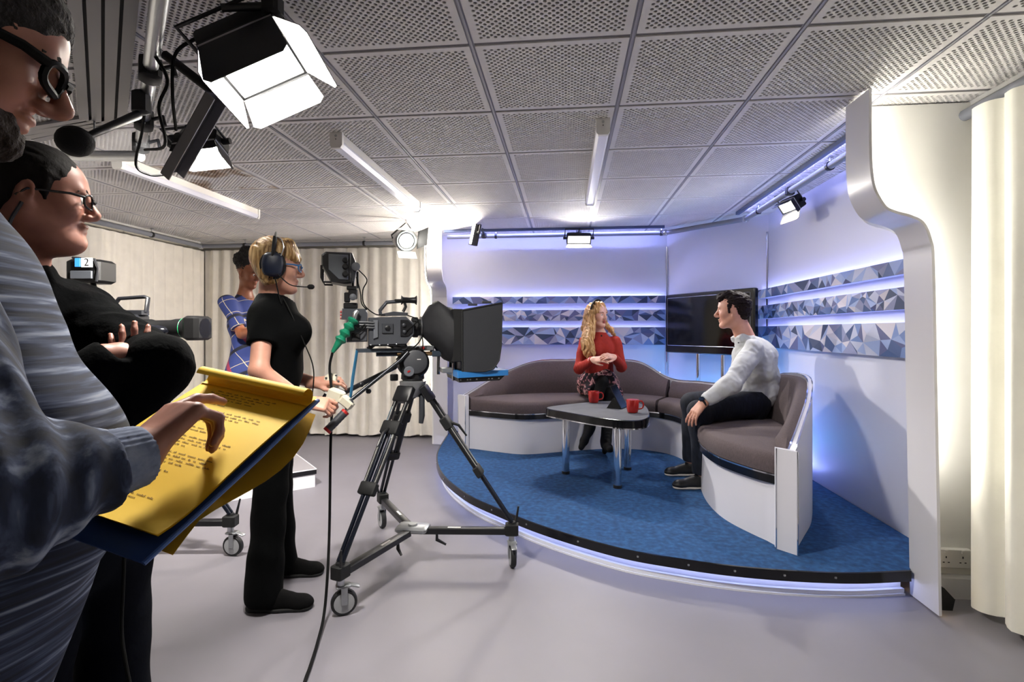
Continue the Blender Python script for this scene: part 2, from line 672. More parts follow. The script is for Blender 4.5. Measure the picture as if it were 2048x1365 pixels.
def facet_strip(parent_name, a, b, z0, z1, depth, seed, rows, label):
    """box shelf from a to b (plan, front line); its front is a field of small raised triangles"""
    rnd = random.Random(seed)
    a, b = Vector(a + (0,)), Vector(b + (0,))
    d = (b - a)
    L = d.length
    d.normalize()
    n = Vector((d.y, -d.x, 0))          # towards the room
    t = empty('light_shelf', a, label=label, cat='wall shelf', group='triangle patterned light shelves')
    body = MB()
    q = [Vector((0, 0, 0)), d * L, d * L - n * depth, -n * depth]
    body.rings([[p + Vector((0, 0, z0)) for p in q], [p + Vector((0, 0, z1 - .028)) for p in q]])
    q2 = [Vector((0, 0, 0)), d * L, d * L - n * .008, -n * .008]
    body.rings([[p + Vector((0, 0, z1 - .03)) for p in q2], [p + Vector((0, 0, z1)) for p in q2]])
    body.build('shelf_body', mat('shelf_body', 'a9b2d0', 0.5), t, smooth=False)
    h = z1 - z0
    cell = h / rows * 1.05
    nx = max(3, int(L / cell / 1.35))
    mb = MB()
    for m in TONES:
        mb.use(m)
    P = {}
    for j in range(rows + 1):
        for i in range(nx + 1):
            x = L * i / nx
            z = h * j / rows
            if 0 < i < nx:
                x += rnd.uniform(-.38, .38) * L / nx
            if 0 < j < rows:
                z += rnd.uniform(-.36, .36) * h / rows
            rel = 0.004 + (rnd.uniform(0, .012) if 0 < j < rows and 0 < i < nx else 0)
            P[i, j] = d * x + n * rel + Vector((0, 0, z0 + z))
    for j in range(rows):
        for i in range(nx):
            p00, p10, p11, p01 = P[i, j], P[i + 1, j], P[i + 1, j + 1], P[i, j + 1]
            c = (p00 + p10 + p11 + p01) / 4 + d * rnd.uniform(-.2, .2) * cell + Vector((0, 0, rnd.uniform(-.2, .2) * cell)) + n * rnd.uniform(0.0, .014)
            mode = rnd.random()
            if mode < 0.6:
                tris = [(p00, p10, c), (p10, p11, c), (p11, p01, c), (p01, p00, c)]
            elif mode < 0.8:
                tris = [(p00, p10, p11), (p00, p11, p01)]
            else:
                tris = [(p00, p10, p01), (p10, p11, p01)]
            for tr in tris:
                k = len(mb.v)
                mb.v.extend(tr)
                mb.cur = rnd.randrange(len(TONES))
                mb.face((k, k + 1, k + 2))
    mb.build('faceted_front', None, t, smooth=False, kind='stuff')
    return t


SH = [(1.56, 1.64, 1), (1.37, 1.49, 2), (1.11, 1.30, 2)]
NM = ['narrow top', 'middle', 'deep lower']
for k, (z0, z1, rows) in enumerate(SH):
    facet_strip('b', (-1.27, 5.735), (1.06, 5.735), z0, z1, 0.05, 11 + k, rows, NM[k] + ' blue triangle patterned shelf on the wall behind the seated woman')
    facet_strip('r', (1.795, 5.12), (1.795, 2.78), z0, z1, 0.05, 31 + k, rows, NM[k] + ' blue triangle patterned shelf on the wall behind the seated man')
    e = {0: 9, 1: 4.5, 2: 4.5}[k]
    led_path('led_strip', [(-1.26, 5.775, z1 - 0.022), (1.05, 5.775, z1 - 0.022)], 0, 'b4bdff', e, None, 'led tape on top of the %s shelf behind the seated woman' % NM[k], 'led tapes of the set')
    led_path('led_strip', [(1.835, 5.05, z1 - 0.022), (1.835, 2.80, z1 - 0.022)], 0, 'b4bdff', e, None, 'led tape on top of the %s shelf behind the seated man' % NM[k], 'led tapes of the set')

# --- curtains
CURT_M = mat('curtain_ivory', 'ece7dd', 0.85, noise=0.05, nscale=9, bump=0.25, bscale=60, sheen=0.2)
CURT2_M = mat('curtain_cream_satin', 'e9e7da', 0.5, noise=0.04, nscale=5, bump=0.15, bscale=30, sheen=0.3)


def curtain(name, path, z0, z1, amp, wl, seed, m, label, tight=1.0, rows=14):
    rnd = random.Random(seed)
    pts = [Vector((x, y, 0)) for x, y in path]
    L = sum((pts[i + 1] - pts[i]).length for i in range(len(pts) - 1))
    n = int(L / wl * 10)
    cols = []
    s = [0]
    for i in range(len(pts) - 1):
        s.append(s[-1] + (pts[i + 1] - pts[i]).length)
    ph = [0.0]
    while len(ph) <= n:
        ph.append(ph[-1] + 2 * math.pi / 10 * rnd.uniform(.55, 1.5))
    amps = [rnd.uniform(.5, 1.25) for _ in range(n + 2)]
    drift = [rnd.uniform(-1, 1) for _ in range(n // 10 + 3)]
    rws = []
    for r in range(rows + 1):
        v = r / rows
        row = []
        for i in range(n + 1):
            u = i / n * L
            k = 0
            while k < len(s) - 2 and u > s[k + 1]:
                k += 1
            t = (pts[k + 1] - pts[k]).normalized()
            p = pts[k] + t * (u - s[k])
            nr = Vector((t.y, -t.x, 0))
            grow = 0.55 + 0.45 * v
            a = amp * grow * (amps[i] * .4 + amps[(i // 10) % len(amps)] * .6)
            w = math.sin(ph[i]) + 0.3 * math.sin(ph[i] * 2.1 + 1.3)
            p = p + nr * (a * w) + t * (0.25 * amp * math.sin(ph[i] * .5 + v * 2 * drift[i // 10])) + nr * (0.5 * amp * v * v * drift[i // 10])
            zz = z1 + (z0 - z1) * v
            if r == rows:
                zz += 0.012 * math.sin(ph[i] * .31)
            row.append(Vector((p.x, p.y, zz)))
        rws.append(row)
    return MB().grid(rws).build(name, m, smooth=True, angle=180, label=label, cat='curtain', group='curtains')


curtain('curtain', [(-1.55, 5.95), (-4.40, 5.95)], 0.03, 2.245, 0.035, 0.16, 3, CURT_M, 'pale ivory pleated curtain along the back wall behind the big camera')
curtain('curtain', [(-4.42, 5.955), (-4.42, 1.0)], 0.03, 2.235, 0.022, 0.15, 5, CURT_M, 'ivory curtain hanging along the side wall behind the second camera')
curtain('curtain', [(1.79, 2.50), (1.82, 2.2), (1.86, 1.5), (1.88, 0.6)], 0.035, 2.235, 0.045, 0.15, 8, CURT2_M, 'cream satin curtain hanging beside the wall socket', rows=20)

# --- pipes on the ceiling line
PIPE_M = mat('pipe_white_grey', '80838d', 0.45, metal=0.1)


def pipe_run(pts, r, label, hang_at, group='ceiling pipes'):
    t = empty('lighting_pipe', pts[0], label=label, cat='pipe', group=group)
    o = Vector(pts[0])
    P = [Vector(p) - o for p in pts]
    for a, b in zip(P[:-1], P[1:]):
        MB().cyl(a, b, r, seg=14).build('pipe', PIPE_M, t)
    for k in range(1, len(P) - 1):
        MB().sphere(P[k], r * 1.5, 12).build('corner_joint', STEEL, t)
    for h in hang_at:
        h = Vector(h) - o
        top = CEIL - 0.004 - o.z
        c = MB().cyl(h + Vector((0, 0, r)), Vector((h.x, h.y, top)), 0.004, seg=6)
        c.box((h.x, h.y, top - 0.002), (0.03, 0.03, 0.004))
        h_ = c.build('hanger_rod', STEEL, t)
        i = max(range(len(P) - 1), key=lambda q: -((P[q] + P[q + 1]) / 2 - h).length)
        ax = (P[i + 1] - P[i]).normalized()
        MB().cyl(h - ax * 0.012, h + ax * 0.012, r * 1.25, seg=14).build('clamp', BLACK, t)
    return t


pipe_run([(-4.30, 1.5, 2.262), (-4.30, 5.74, 2.262), (-1.50, 5.74, 2.262)], 0.024, 'pale pipe rail around the ivory curtains',
         [(-4.30, 5.0, 2.262), (-3.75, 5.74, 2.262), (-2.3, 5.74, 2.262), (-4.30, 3.6, 2.262)])
pipe_run([(-1.28, 5.52, 2.275), (1.02, 5.52, 2.275), (1.62, 4.92, 2.275), (1.62, 2.80, 2.275)], 0.023, 'steel lighting pipe round the top of the set walls',
         [(-0.75, 5.52, 2.275), (0.98, 5.52, 2.275), (1.62, 4.6, 2.275), (1.62, 3.4, 2.275)])
pr = pipe_run([(1.86, 2.66, 2.266), (1.86, 0.7, 2.266)], 0.026, 'thick white pipe above the cream satin curtain', [(1.86, 1.1, 2.266)])
for nm, pts in (('curtain_track', [(1.90, 2.64, CEIL - 0.012), (1.90, 0.6, CEIL - 0.012)]), ('curtain_track', [(-4.40, 1.2, CEIL - 0.012), (-4.40, 5.84, CEIL - 0.012)]),
                ('curtain_track', [(-4.38, 5.86, CEIL - 0.012), (-1.5, 5.86, CEIL - 0.012)])):
    a, b = Vector(pts[0]), Vector(pts[1])
    s = b - a
    MB().box((a + b) / 2, (abs(s.x) + 0.03, abs(s.y) + 0.03, 0.02)).build(nm, mat('track_white', 'c9c8c6', 0.4), smooth=False,
        label='white curtain track on the ceiling above the ' + {0: 'cream satin curtain', 1: 'side wall curtain', 2: 'back wall curtain'}[(len([q for q in bpy.data.objects if q.name.startswith('curtain_track')])) % 3], cat='track', group='curtain tracks')
# dark rails on the ceiling over the set
for a, b, lb in (((-1.28, 5.44), (0.98, 5.44), 'blue lit rail on the ceiling in front of the back set wall'), ((1.54, 4.88), (1.54, 2.8), 'blue lit rail on the ceiling along the right set wall')):
    MB().box(((a[0] + b[0]) / 2, (a[1] + b[1]) / 2, CEIL - 0.014), (abs(a[0] - b[0]) + .03, abs(a[1] - b[1]) + .03, 0.026)).build('ceiling_rail', mat('rail_blue_grey', '5a678c', 0.5), smooth=False, label=lb, cat='rail', group='ceiling rails over the set')

for pts, lb in (([(-1.26, 5.467, CEIL - .012), (.96, 5.467, CEIL - .012)], 'added blue led tape hidden behind the ceiling rail in front of the back set wall'), ([(1.567, 4.86, CEIL - .012), (1.567, 2.82, CEIL - .012)], 'added blue led tape hidden behind the ceiling rail along the right set wall')):  # added tapes, hidden by the rails, to wash the set blue
    MB().tube(pts, .0035, 6).build('led_strip', mat('led_blue_wash_' + ('back' if 'back' in lb else 'right'), 'ffffff', emit=(.36, .40, 1.0, 1), estr=32 if 'back' in lb else 14), smooth=False, label=lb, cat='led strip', group='led tapes of the set')

# --- socket, skirting, floor lamp of the wing wall
t = empty('wall_socket', (1.80, 2.65, 0.19), label='white double power socket low on the wing wall', cat='socket')
MB().box((0, -0.012, 0), (0.148, 0.024, 0.09), bevel=0.006).build('face_plate', WHITEPL, t)
for sx in (-0.036, 0.036):
    for dx, dz, w, h in ((0, 0.012, 0.004, 0.009), (-0.011, -0.012, 0.008, 0.004), (0.011, -0.012, 0.008, 0.004)):
        MB().box((sx + dx, -0.0242, dz - 0.005), (w, 0.002, h)).build('pin_hole', MATTE, t, smooth=False)
    MB().box((sx - 0.022 * (1 if sx > 0 else -1) * 0 , -0.025, 0.032), (0.011, 0.004, 0.014)).build('rocker_switch', WHITEPL, t)
MB().prism([(2.65, 0), (2.632, 0), (2.632, 0.095), (2.638, 0.11), (2.65, 0.11)], 'x', 1.66, 2.1).build('baseboard_right', WHITEPAINT, kind='structure', smooth=False)
fl = empty('floor_lamp', (1.675, 2.56, 0.0), label='small black wedge uplight on the floor behind the curved panel', cat='lamp')
MB().prism([(-0.03, 0.0), (0.045, 0.0), (0.055, 0.05), (0.01, 0.10), (-0.03, 0.11)], 'y', -0.04, 0.04).build('housing', MATTE, fl, smooth=False)
MB().box((-0.034, 0, 0.07), (0.006, 0.05, 0.04)).build('lens', mat('warm_lamp', 'ffffff', emit='ffcf80', estr=12), fl)
# ================================================================== SOFA
SOFA_M = mat('sofa_grey_brown_weave', '564b4d', 0.95, noise=0.16, nscale=160, bump=0.35, bscale=420, stretch=(1, 1, 0.35))
SOFAW_M = mat('sofa_white_panel', 'dcdbe2', 0.35)
SF = [(-.935, 4.905), (-.66, 4.775), (-.373, 4.70), (-.013, 4.85), (.317, 4.99), (.60, 5.02), (.82, 4.94), (.95, 4.77), (1.0, 4.50), (.98, 4.15), (.92, 3.82), (.885, 3.50), (.905, 3.22), (1.0, 2.975), (1.09, 2.835)]
SB = [(-.985, 4.955), (-.70, 5.27), (-.35, 5.46), (.02, 5.55), (.40, 5.57), (.75, 5.49), (1.02, 5.28), (1.25, 4.99), (1.41, 4.68), (1.54, 4.38), (1.60, 4.05), (1.58, 3.65), (1.42, 3.26), (1.255, 2.985), (1.128, 2.795)]
SHGT = [.635, .80, .935, .955, .955, .94, .79, .785, .79, .83, .94, .95, .865, .745, .645]
NS = 8
Fc = spline([(a, b, 0) for a, b in SF], NS)
Bc = spline([(a, b, 0) for a, b in SB], NS)
Hc = [p.x for p in spline([(h, 0, 0) for h in SHGT], NS)]
N_ = len(Fc)
sofa = empty('corner_sofa', (0.6, 4.9, PLAT_Z), label='long wavy grey corner sofa with white panelled base on the blue stage', cat='sofa')
so = sofa.location.copy()


def sec(i):
    f, b = Fc[i] - so, Bc[i] - so
    f.z = b.z = 0
    d = (b - f)
    w = d.length
    return f, b, d.normalized(), w


def sofa_part(name, m, fn, i0, i1, **kw):
    rs = [[p for p in fn(i)] for i in range(i0, i1 + 1)]
    return MB().rings(rs).build(name, m, sofa, **kw)


def U(p, z):
    return Vector((p.x, p.y, z))


ZB = -PLAT_Z + 0.0   # heights below are given above the floor


def hz(z):
    return z - PLAT_Z


def base_fn(i):
    f, b, d, w = sec(i)
    a = f + d * min(.035, w * .2)
    return [U(a, 0), U(a, hz(.455)), U(b, hz(.455)), U(b, 0)]


def band_fn(i):
    f, b, d, w = sec(i)
    return [U(f, hz(.452)), U(f, hz(.496)), U(b, hz(.496)), U(b, hz(.452))]


def trim_fn(i):
    f, b, d, w = sec(i)
    a = f - d * .004
    return [U(a, hz(.496)), U(a, hz(.504)), U(b, hz(.504)), U(b, hz(.496))]


def cush_fn(i):
    f, b, d, w = sec(i)
    e = min(.03, w * .3)
    g = f + d * 0.004
    bb = b - d * min(.02, w * .1)
    return [U(g, hz(.506)), U(g - d * .008, hz(.53)), U(g - d * .006, hz(.575)), U(g + d * e * .35, hz(.602)), U(g + d * e, hz(.612)), U(g + d * w * .5, hz(.622)), U(bb, hz(.616)), U(bb, hz(.506))]


def back_fn(i):
    f, b, d, w = sec(i)
    h = Hc[i] - 0.012
    t0 = min(.13, w * .42)
    t1 = min(.075, w * .34)
    z0 = .60
    h = max(h, z0 + .03)
    return [U(b - d * t0, hz(z0)), U(b - d * (t0 + .006), hz(z0 + (h - z0) * .35)), U(b - d * t1, hz(h - .02)), U(b - d * (t1 * .6), hz(h)), U(b - d * .004, hz(h - .005)), U(b - d * .002, hz(z0))]


def shell_fn(i):
    f, b, d, w = sec(i)
    return [U(b, 0), U(b, hz(Hc[i])), U(b + d * .032, hz(Hc[i])), U(b + d * .032, 0)]


def edge_fn(off):
    def fn(i):
        f, b, d, w = sec(i)
        c = U(b + d * off, hz(Hc[i]))
        return [c + d * -.004, c + d * -.004 + Vector((0, 0, .004)), c + d * .004 + Vector((0, 0, .004)), c + d * .004]
    return fn


sofa_part('base_panel', SOFAW_M, base_fn, 0, N_ - 1)
sofa_part('black_band', BLACKGLOSS, band_fn, 0, N_ - 1)
sofa_part('chrome_trim', CHROME, trim_fn, 0, N_ - 1)
sofa_part('back_shell', SOFAW_M, shell_fn, 0, N_ - 1)
sofa_part('shell_edging', CHROME, edge_fn(.002), 0, N_ - 1)
sofa_part('shell_edging', CHROME, edge_fn(.031), 0, N_ - 1)
S1, S2 = 6 * NS, 9 * NS
for a, b in ((1, S1 - 0), (S1 + 1, S2), (S2 + 1, N_ - 2)):
    sofa_part('seat_cushion', SOFA_M, cush_fn, a, b, angle=50)
    sofa_part('back_cushion', SOFA_M, back_fn, a, b, angle=50)
for i, j in ((0, 1), (N_ - 1, N_ - 2)):
    f, b = Fc[i] - so, Bc[i] - so
    f.z = b.z = 0
    out = ((Fc[i] - Fc[j]) + (Bc[i] - Bc[j]))
    out.z = 0
    out.normalize()
    d = (b - f).normalized()
    a0, a1 = f - d * .012, b + d * .037
    q = [a0, a1, a1 + out * .035, a0 + out * .035]
    h = hz(Hc[i] + .004)
    MB().rings([[U(p, 0) for p in q], [U(p, h) for p in q]]).build('end_panel', SOFAW_M, sofa, smooth=False)
    for p in q[2:]:
        MB().tube([U(p, 0.002), U(p, h)], .004, 6).build('corner_edging', CHROME, sofa)

# ================================================================== TABLE
TT = .635
tbl = empty('coffee_table', (0.33, 4.17, PLAT_Z), label='low rounded triangular coffee table with grey top and chrome legs', cat='table')
to = tbl.location.copy()
out = spline([(-.165, 4.22, 0), (.0, 4.0, 0), (.25, 3.76, 0), (.45, 3.665, 0), (.58, 3.80, 0), (.645, 4.2, 0), (.64, 4.53, 0), (.52, 4.70, 0), (.3, 4.655, 0), (.02, 4.45, 0)], 6, True)
cen = Vector((0.33, 4.17, 0))


def tring(k, z):
    return [Vector(((p.x - cen.x) * k, (p.y - cen.y) * k, z - PLAT_Z)) for p in out]


TOP_M = ramp_mat('table_felt_grey', [(.3, '3d3f46'), (.55, '484a51'), (.75, '54565d')], nscale=5, rough=.8, detail=6)
MB().rings([tring(.975, TT - .006), tring(.985, TT), tring(.9, TT + .0005)]).build('table_top', TOP_M, tbl)
MB().rings([tring(.97, TT - .058), tring(1.0, TT - .056), tring(1.0, TT - .004), tring(.985, TT - .001)]).build('black_edge', BLACKGLOSS, tbl)
MB().rings([tring(.9, TT - .064), tring(1.008, TT - .064), tring(1.008, TT - .056), tring(.9, TT - .056)]).build('chrome_rim', CHROME, tbl)
for x, y in ((-.005, 4.125), (.365, 3.79), (.495, 4.30)):
    lg = MB().cyl(Vector((x - cen.x, y - cen.y, .02)), Vector((x - cen.x, y - cen.y, TT - .06 - PLAT_Z)), .029, seg=20).build('leg', CHROME, tbl)
    MB().cyl(Vector((x - cen.x, y - cen.y, 0)), Vector((x - cen.x, y - cen.y, .022)), .031, seg=20).build('foot', RUBBER, lg)

MUG_M = mat('red_glaze', 'a81f1c', 0.25, coat=.5)
MUGI_M = mat('white_glaze', 'e8e6e4', 0.25)


def mug(x, y, rz, label):
    t = empty('mug', (x, y, TT + .001), rz, label=label, cat='mug', group='red mugs on the coffee table')
    MB().lathe([(.03, 0), (.038, .004), (.045, .03), (.0475, .098), (.0465, .1)], 24).build('body', MUG_M, t)
    MB().lathe([(.0465, .1), (.0445, .1), (.043, .03), (.036, .012)], 24, cap=False).build('inside', MUGI_M, t)
    MB().lathe([(.0, .0125), (.042, .0126)], 20).build('drink', mat('coffee', '2a160c', .2), t)
    h = spline([(.044, 0, .084), (.07, 0, .086), (.083, 0, .062), (.074, 0, .035), (.044, 0, .026)], 6)
    MB().tube(h, .006, 8).build('handle', MUG_M, t)


mug(0.235, 4.55, 0.1, 'red mug beside the folded tablet, towards the seated woman')
mug(0.50, 4.02, 0.15, 'red mug on the table corner towards the seated man')

tb = empty('tablet', (0.42, 4.27, TT + .001), 1.15, label='black tablet propped up on its folded cover on the coffee table', cat='tablet')
Rt = frame((1, 0, 0), (0, -.45, .89))
Rs = Matrix.Rotation(math.radians(62), 3, 'X')
MB().box((0, .0, .09), (.16, .008, .20), R=Matrix.Rotation(math.radians(-28), 3, 'X'), bevel=.003).build('tablet_body', BLACKGLOSS, tb)
MB().box((0, .0065, .092), (.14, .002, .18), R=Matrix.Rotation(math.radians(-28), 3, 'X')).build('screen', GLASS, tb, smooth=False)
MB().prism([(-.05, 0), (.075, 0), (.02, .085)], 'x', -.075, .075).build('folded_cover', MATTE, tb, smooth=False)

# ================================================================== TV
tvl, tvr = Vector((1.03, 5.60, 0)), Vector((1.62, 4.70, 0))
dv = (tvr - tvl).normalized()
nv = Vector((dv.y, -dv.x, 0))          # room side
tv = empty('television', ((tvl.x + tvr.x) / 2, (tvl.y + tvr.y) / 2, PLAT_Z), math.atan2(dv.y, dv.x), label='large switched-off flat television on two chrome poles behind the sofa', cat='television')
w = (tvr - tvl).length
z0, z1 = 1.035 - PLAT_Z, 1.635 - PLAT_Z
MB().box((0, .03, (z0 + z1) / 2), (w, .06, z1 - z0), bevel=.012).build('cabinet', BLACKGLOSS, tv)
MB().box((0, -.0015, (z0 + z1) / 2 + .018), (w - .085, .004, z1 - z0 - .115)).build('screen', mat('tv_screen', '05070c', .08, spec=.4), tv, smooth=False)
fx, fz0, fz1 = w / 2 - .04, z0 + .075, z1 - .038
for a, b in (((-fx, fz0), (fx, fz0)), ((fx, fz0), (fx, fz1)), ((fx, fz1), (-fx, fz1)), ((-fx, fz1), (-fx, fz0))):
    MB().cyl((a[0], -.003, a[1]), (b[0], -.003, b[1]), .0022, seg=6).build('inner_bezel', STEEL, tv)
for x in (-.14, .16):
    MB().cyl((x, .055, .02), (x, .055, z0 + .3), .022, seg=16).build('stand_pole', CHROME, tv)
MB().box((0, .06, .012), (.6, .2, .022), bevel=.006).build('stand_base', BLACK, tv)
# cyan wash light on the floor behind the sofa corner
cy = empty('wash_light', (1.50, 5.26, PLAT_Z), math.radians(-45), label='slim cyan wash light on the stage floor behind the television', cat='lamp')
MB().box((0, 0, .03), (.7, .06, .06), bevel=.01).build('housing', BLACK, cy)
MB().box((0, 0, .062), (.66, .04, .006)).build('lens', mat('cyan_led', 'ffffff', emit=(.06, .5, 1.0, 1), estr=24), cy, smooth=False)

for loc, rz, ln_, lb in (((1.765, 4.52, PLAT_Z), math.pi / 2, .72, 'added unseen blue wash light on the stage floor between the sofa and the right set wall'), ((.15, 5.71, PLAT_Z), 0, 1.5, 'added unseen blue wash light on the stage floor between the sofa and the back set wall')):  # added lamps, out of view, that tint the set walls lavender
    wl_ = empty('wash_light', loc, rz, label=lb, cat='lamp', group='added wash lights behind the sofa')
    MB().box((0, 0, .03), (ln_, .06, .06), bevel=.01).build('housing', BLACK, wl_)
    MB().box((0, 0, .062), (ln_ - .04, .04, .006)).build('lens', mat('added_lavender_led', 'ffffff', emit=(.30, .36, 1.0, 1), estr=11), wl_, smooth=False)

# ================================================================== STEP BOX
e1_, e2_ = Vector((-.74, -.672, 0)), Vector((-.672, .74, 0))
c0 = Vector((-2.0, 4.0, 0))
q = [c0, c0 + e1_ * 1.35, c0 + e1_ * 1.35 + e2_ * .95, c0 + e2_ * .95]
sb = empty('stage_riser', c0, label='low white step box with black edge behind the camera operator', cat='stage')
Q = [p - c0 for p in q]


def inset(k):
    m = sum(Q, Vector()) / 4
    return [m + (p - m) * k for p in Q]


MB().rings([[p for p in inset(.985)], [p + Vector((0, 0, .105)) for p in inset(.985)]]).build('plinth', WHITEPAINT, sb, smooth=False)
MB().rings([[p + Vector((0, 0, .105)) for p in Q], [p + Vector((0, 0, .142)) for p in Q]]).build('black_edge', BLACKGLOSS, sb, smooth=False)
MB().rings([[p + Vector((0, 0, .141)) for p in inset(1.002)], [p + Vector((0, 0, .148)) for p in inset(1.002)]]).build('white_trim', WHITEPAINT, sb, smooth=False)
MB().rings([[p + Vector((0, 0, .147)) for p in inset(.985)], [p + Vector((0, 0, .15)) for p in inset(.985)]]).build('top', mat('step_top_grey', '9a979c', .6), sb, smooth=False)
# ================================================================== CAMERA RIGS
CAMR = (-0.82, 2.72)
CAM_RZ = 0.40
WIREB = mat('black_cable', '08090a', .8, spec=.2)


def make_dolly(name, loc, wheels, label, group):
    """wheels: contact points in the room"""
    t = empty(name, (loc[0], loc[1], 0), label=label, cat='dolly', group=group)
    o = Vector((loc[0], loc[1], 0))
    hz_ = .185
    MB().box((0, 0, hz_ + .012), (.17, .11, .03), bevel=.012).build('centre_plate', LGREY, t)
    MB().cyl((0, 0, hz_ + .02), (0, 0, hz_ + .036), .03, .022).build('centre_boss', LGREY, t)
    for wx, wy, steer in wheels:
        e = Vector((wx, wy, 0)) - o
        d = e.normalized()
        tip = e - d * 0.0
        R = frame(d, (0, 0, 1))
        L = tip.length
        arm = MB().box(d * (L * .5 + .02) + Vector((0, 0, hz_)), (L - .04, .042, .032), R=R, bevel=.004).build('spreader_arm', BLACK, t)
        MB().box(d * (L * .42) + Vector((0, 0, hz_ + .0165)), (.07, .012, .002), R=R).build('sticker', WHITEPL, arm, smooth=False)
        MB().box(tip + Vector((0, 0, hz_ + .01)), (.07, .06, .06), R=R, bevel=.006).build('end_block', MATTE, t)
        MB().tube([tip + Vector((0, 0, hz_ + .03)) + R @ Vector((.02, .02, 0)), tip + Vector((0, 0, hz_ + .12)) + R @ Vector((.035, .035, 0))], [.008, .005], 8).build('clamp_lever', BLACK, t)
        MB().tube([d * .13 + Vector((0, 0, hz_ - .012)), d * .13 + Vector((0, 0, hz_ - .05)), d * .15 + Vector((.03, 0, hz_ - .075))], [.007, .01, .006], 8).build('lock_lever', BLACK, t)
        # castor
        ca = MB().cyl(tip + Vector((0, 0, .125)), tip + Vector((0, 0, hz_ - .01)), .017).build('castor_stem', STEEL, t)
        sd = Vector((math.cos(steer), math.sin(steer), 0))
        ax = Vector((-sd.y, sd.x, 0))
        wc = tip + sd * .015 + Vector((0, 0, .0565))
        Rw = frame(ax, (0, 0, 1)) @ Matrix.Rotation(math.pi / 2, 3, 'Y')
        fk = MB()
        for s in (-1, 1):
            fk.box(wc + ax * (.021 * s) + Vector((0, 0, .035)), (.028, .004, .085), R=frame(sd, (0, 0, 1)), bevel=.0018)
        fk.box(wc + Vector((0, 0, .072)) - sd * .004, (.062, .046, .012), R=frame(sd, (0, 0, 1)), bevel=.004)
        fk.box(wc + Vector((0, 0, .066)) + sd * .045, (.045, .03, .008), R=frame(sd + Vector((0, 0, -.35)), (0, 0, 1)), bevel=.003)
        fk.build('castor_fork', LGREY, ca)
        MB().lathe([(.042, -.014), (.052, -.014), (.0565, -.009), (.0565, .009), (.052, .014), (.042, .014)], 28, wc, Rw).build('tyre', RUBBER, ca)
        MB().lathe([(.012, -.017), (.044, -.0148), (.044, .0148), (.012, .017)], 24, wc, Rw).build('wheel_hub', mat('wheel_grey', 'a3a5a8', .45), ca)
    return t


def make_tripod(name, loc, feet, label, group):
    t = empty(name, (loc[0], loc[1], 0), label=label, cat='tripod', group=group)
    o = Vector((loc[0], loc[1], 0))
    top = Vector((0, 0, .97))
    MB().lathe([(.03, .90), (.055, .93), (.068, .965), (.07, .985), (.05, .99)], 24).build('bowl', LGREY, t)
    MB().tube([(0.03, 0, .92), (.05, 0, .90), (.05, 0, .80), (.045, 0, .76)], [.013, .015, .016, .012], 10).build('bowl_handle', DGREY, t)
    for fx, fy in feet:
        f = Vector((fx, fy, .235)) - o
        d = (f - top)
        h = Vector((f.x, f.y, 0)).normalized()
        side = Vector((-h.y, h.x, 0))
        a = top + h * .06 + Vector((0, 0, -.02))
        ln = (f - a)
        lg = MB()
        for s in (-1, 1):
            lg.cyl(a + side * .035 * s, a + ln * .62 + side * .03 * s, .011, seg=10)
        lg.build('upper_leg', BLACK, t)
        lw = MB()
        for s in (-1, 1):
            lw.cyl(a + ln * .28 + side * .017 * s, f + side * .012 * s, .010, seg=10)
        lw.build('lower_leg', mat('leg_blue_black', '161b28', .25, metal=.4), t)
        for s in (-1, 1):
            MB().cyl(a + ln * .12 + side * .035 * s + h * .012, a + ln * .6 + side * .03 * s + h * .012, .0035, seg=6).build('polished_rod', CHROME, t)
        R = frame(ln, h)
        MB().box(a + ln * .04, (.09, .1, .035), R=R, bevel=.006).build('leg_yoke', BLACK, t)
        MB().box(a + ln * .26, (.07, .1, .04), R=R, bevel=.006).build('leg_lock', MATTE, t)
        MB().tube([a + ln * .26 + h * .02, a + ln * .28 + h * .055, a + ln * .36 + h * .06], [.008, .008, .005], 8).build('lock_lever', BLACK, t)
        MB().box(a + ln * .62, (.06, .09, .035), R=R, bevel=.006).build('leg_collar', MATTE, t)
        MB().tube([f, f + Vector((0, 0, -.03))], [.02, .024], 12).build('spike_foot', RUBBER, t)
    return t


WH1 = [(-0.99, 2.20, .5), (-0.29, 2.765, -1.3), (-1.16, 3.20, 2.2)]
make_dolly('tripod_dolly', CAMR, WH1, 'black three-wheeled tripod dolly with grey castors under the prompter camera', 'tripod dollies')
make_tripod('camera_tripod', CAMR, [(a, b) for a, b, _ in WH1], 'black twin-tube camera tripod carrying the prompter camera', 'camera tripods')

# fluid head with pan bars
hd = empty('fluid_head', (CAMR[0], CAMR[1], .98), CAM_RZ, label='black fluid tripod head with round grey drag dial and pan bars', cat='tripod head')
MB().lathe([(.055, 0.012), (.062, .02), (.06, .045), (.045, .055)], 24).build('pan_base', BLACK, hd)
MB().lathe([(.075, -.055), (.083, -.045), (.083, .045), (.075, .055)], 28, (0, 0, .105), Matrix.Rotation(math.pi / 2, 3, 'X')).build('tilt_body', BLACK, hd)
dial = MB().lathe([(.062, 0), (.062, .012), (.055, .016)], 28, (.008, -.055, .112), Matrix.Rotation(math.pi / 2, 3, 'X')).build('drag_dial', mat('dial_grey', '45474c', .5), hd)
MB().box((.025, -.0715, .125), (.02, .001, .004)).build('dial_mark', WHITEPL, dial, smooth=False)
d2 = MB().lathe([(.027, 0), (.027, .008), (.024, .011)], 24, (-.026, -.063, .062), Matrix.Rotation(math.pi / 2, 3, 'X')).build('small_dial', MGREY, hd)
MB().prism([(-.034, .056), (-.02, .064), (-.024, .07), (-.036, .064)], 'y', -.0765, -.0738).build('red_mark', REDPL, d2, smooth=False)
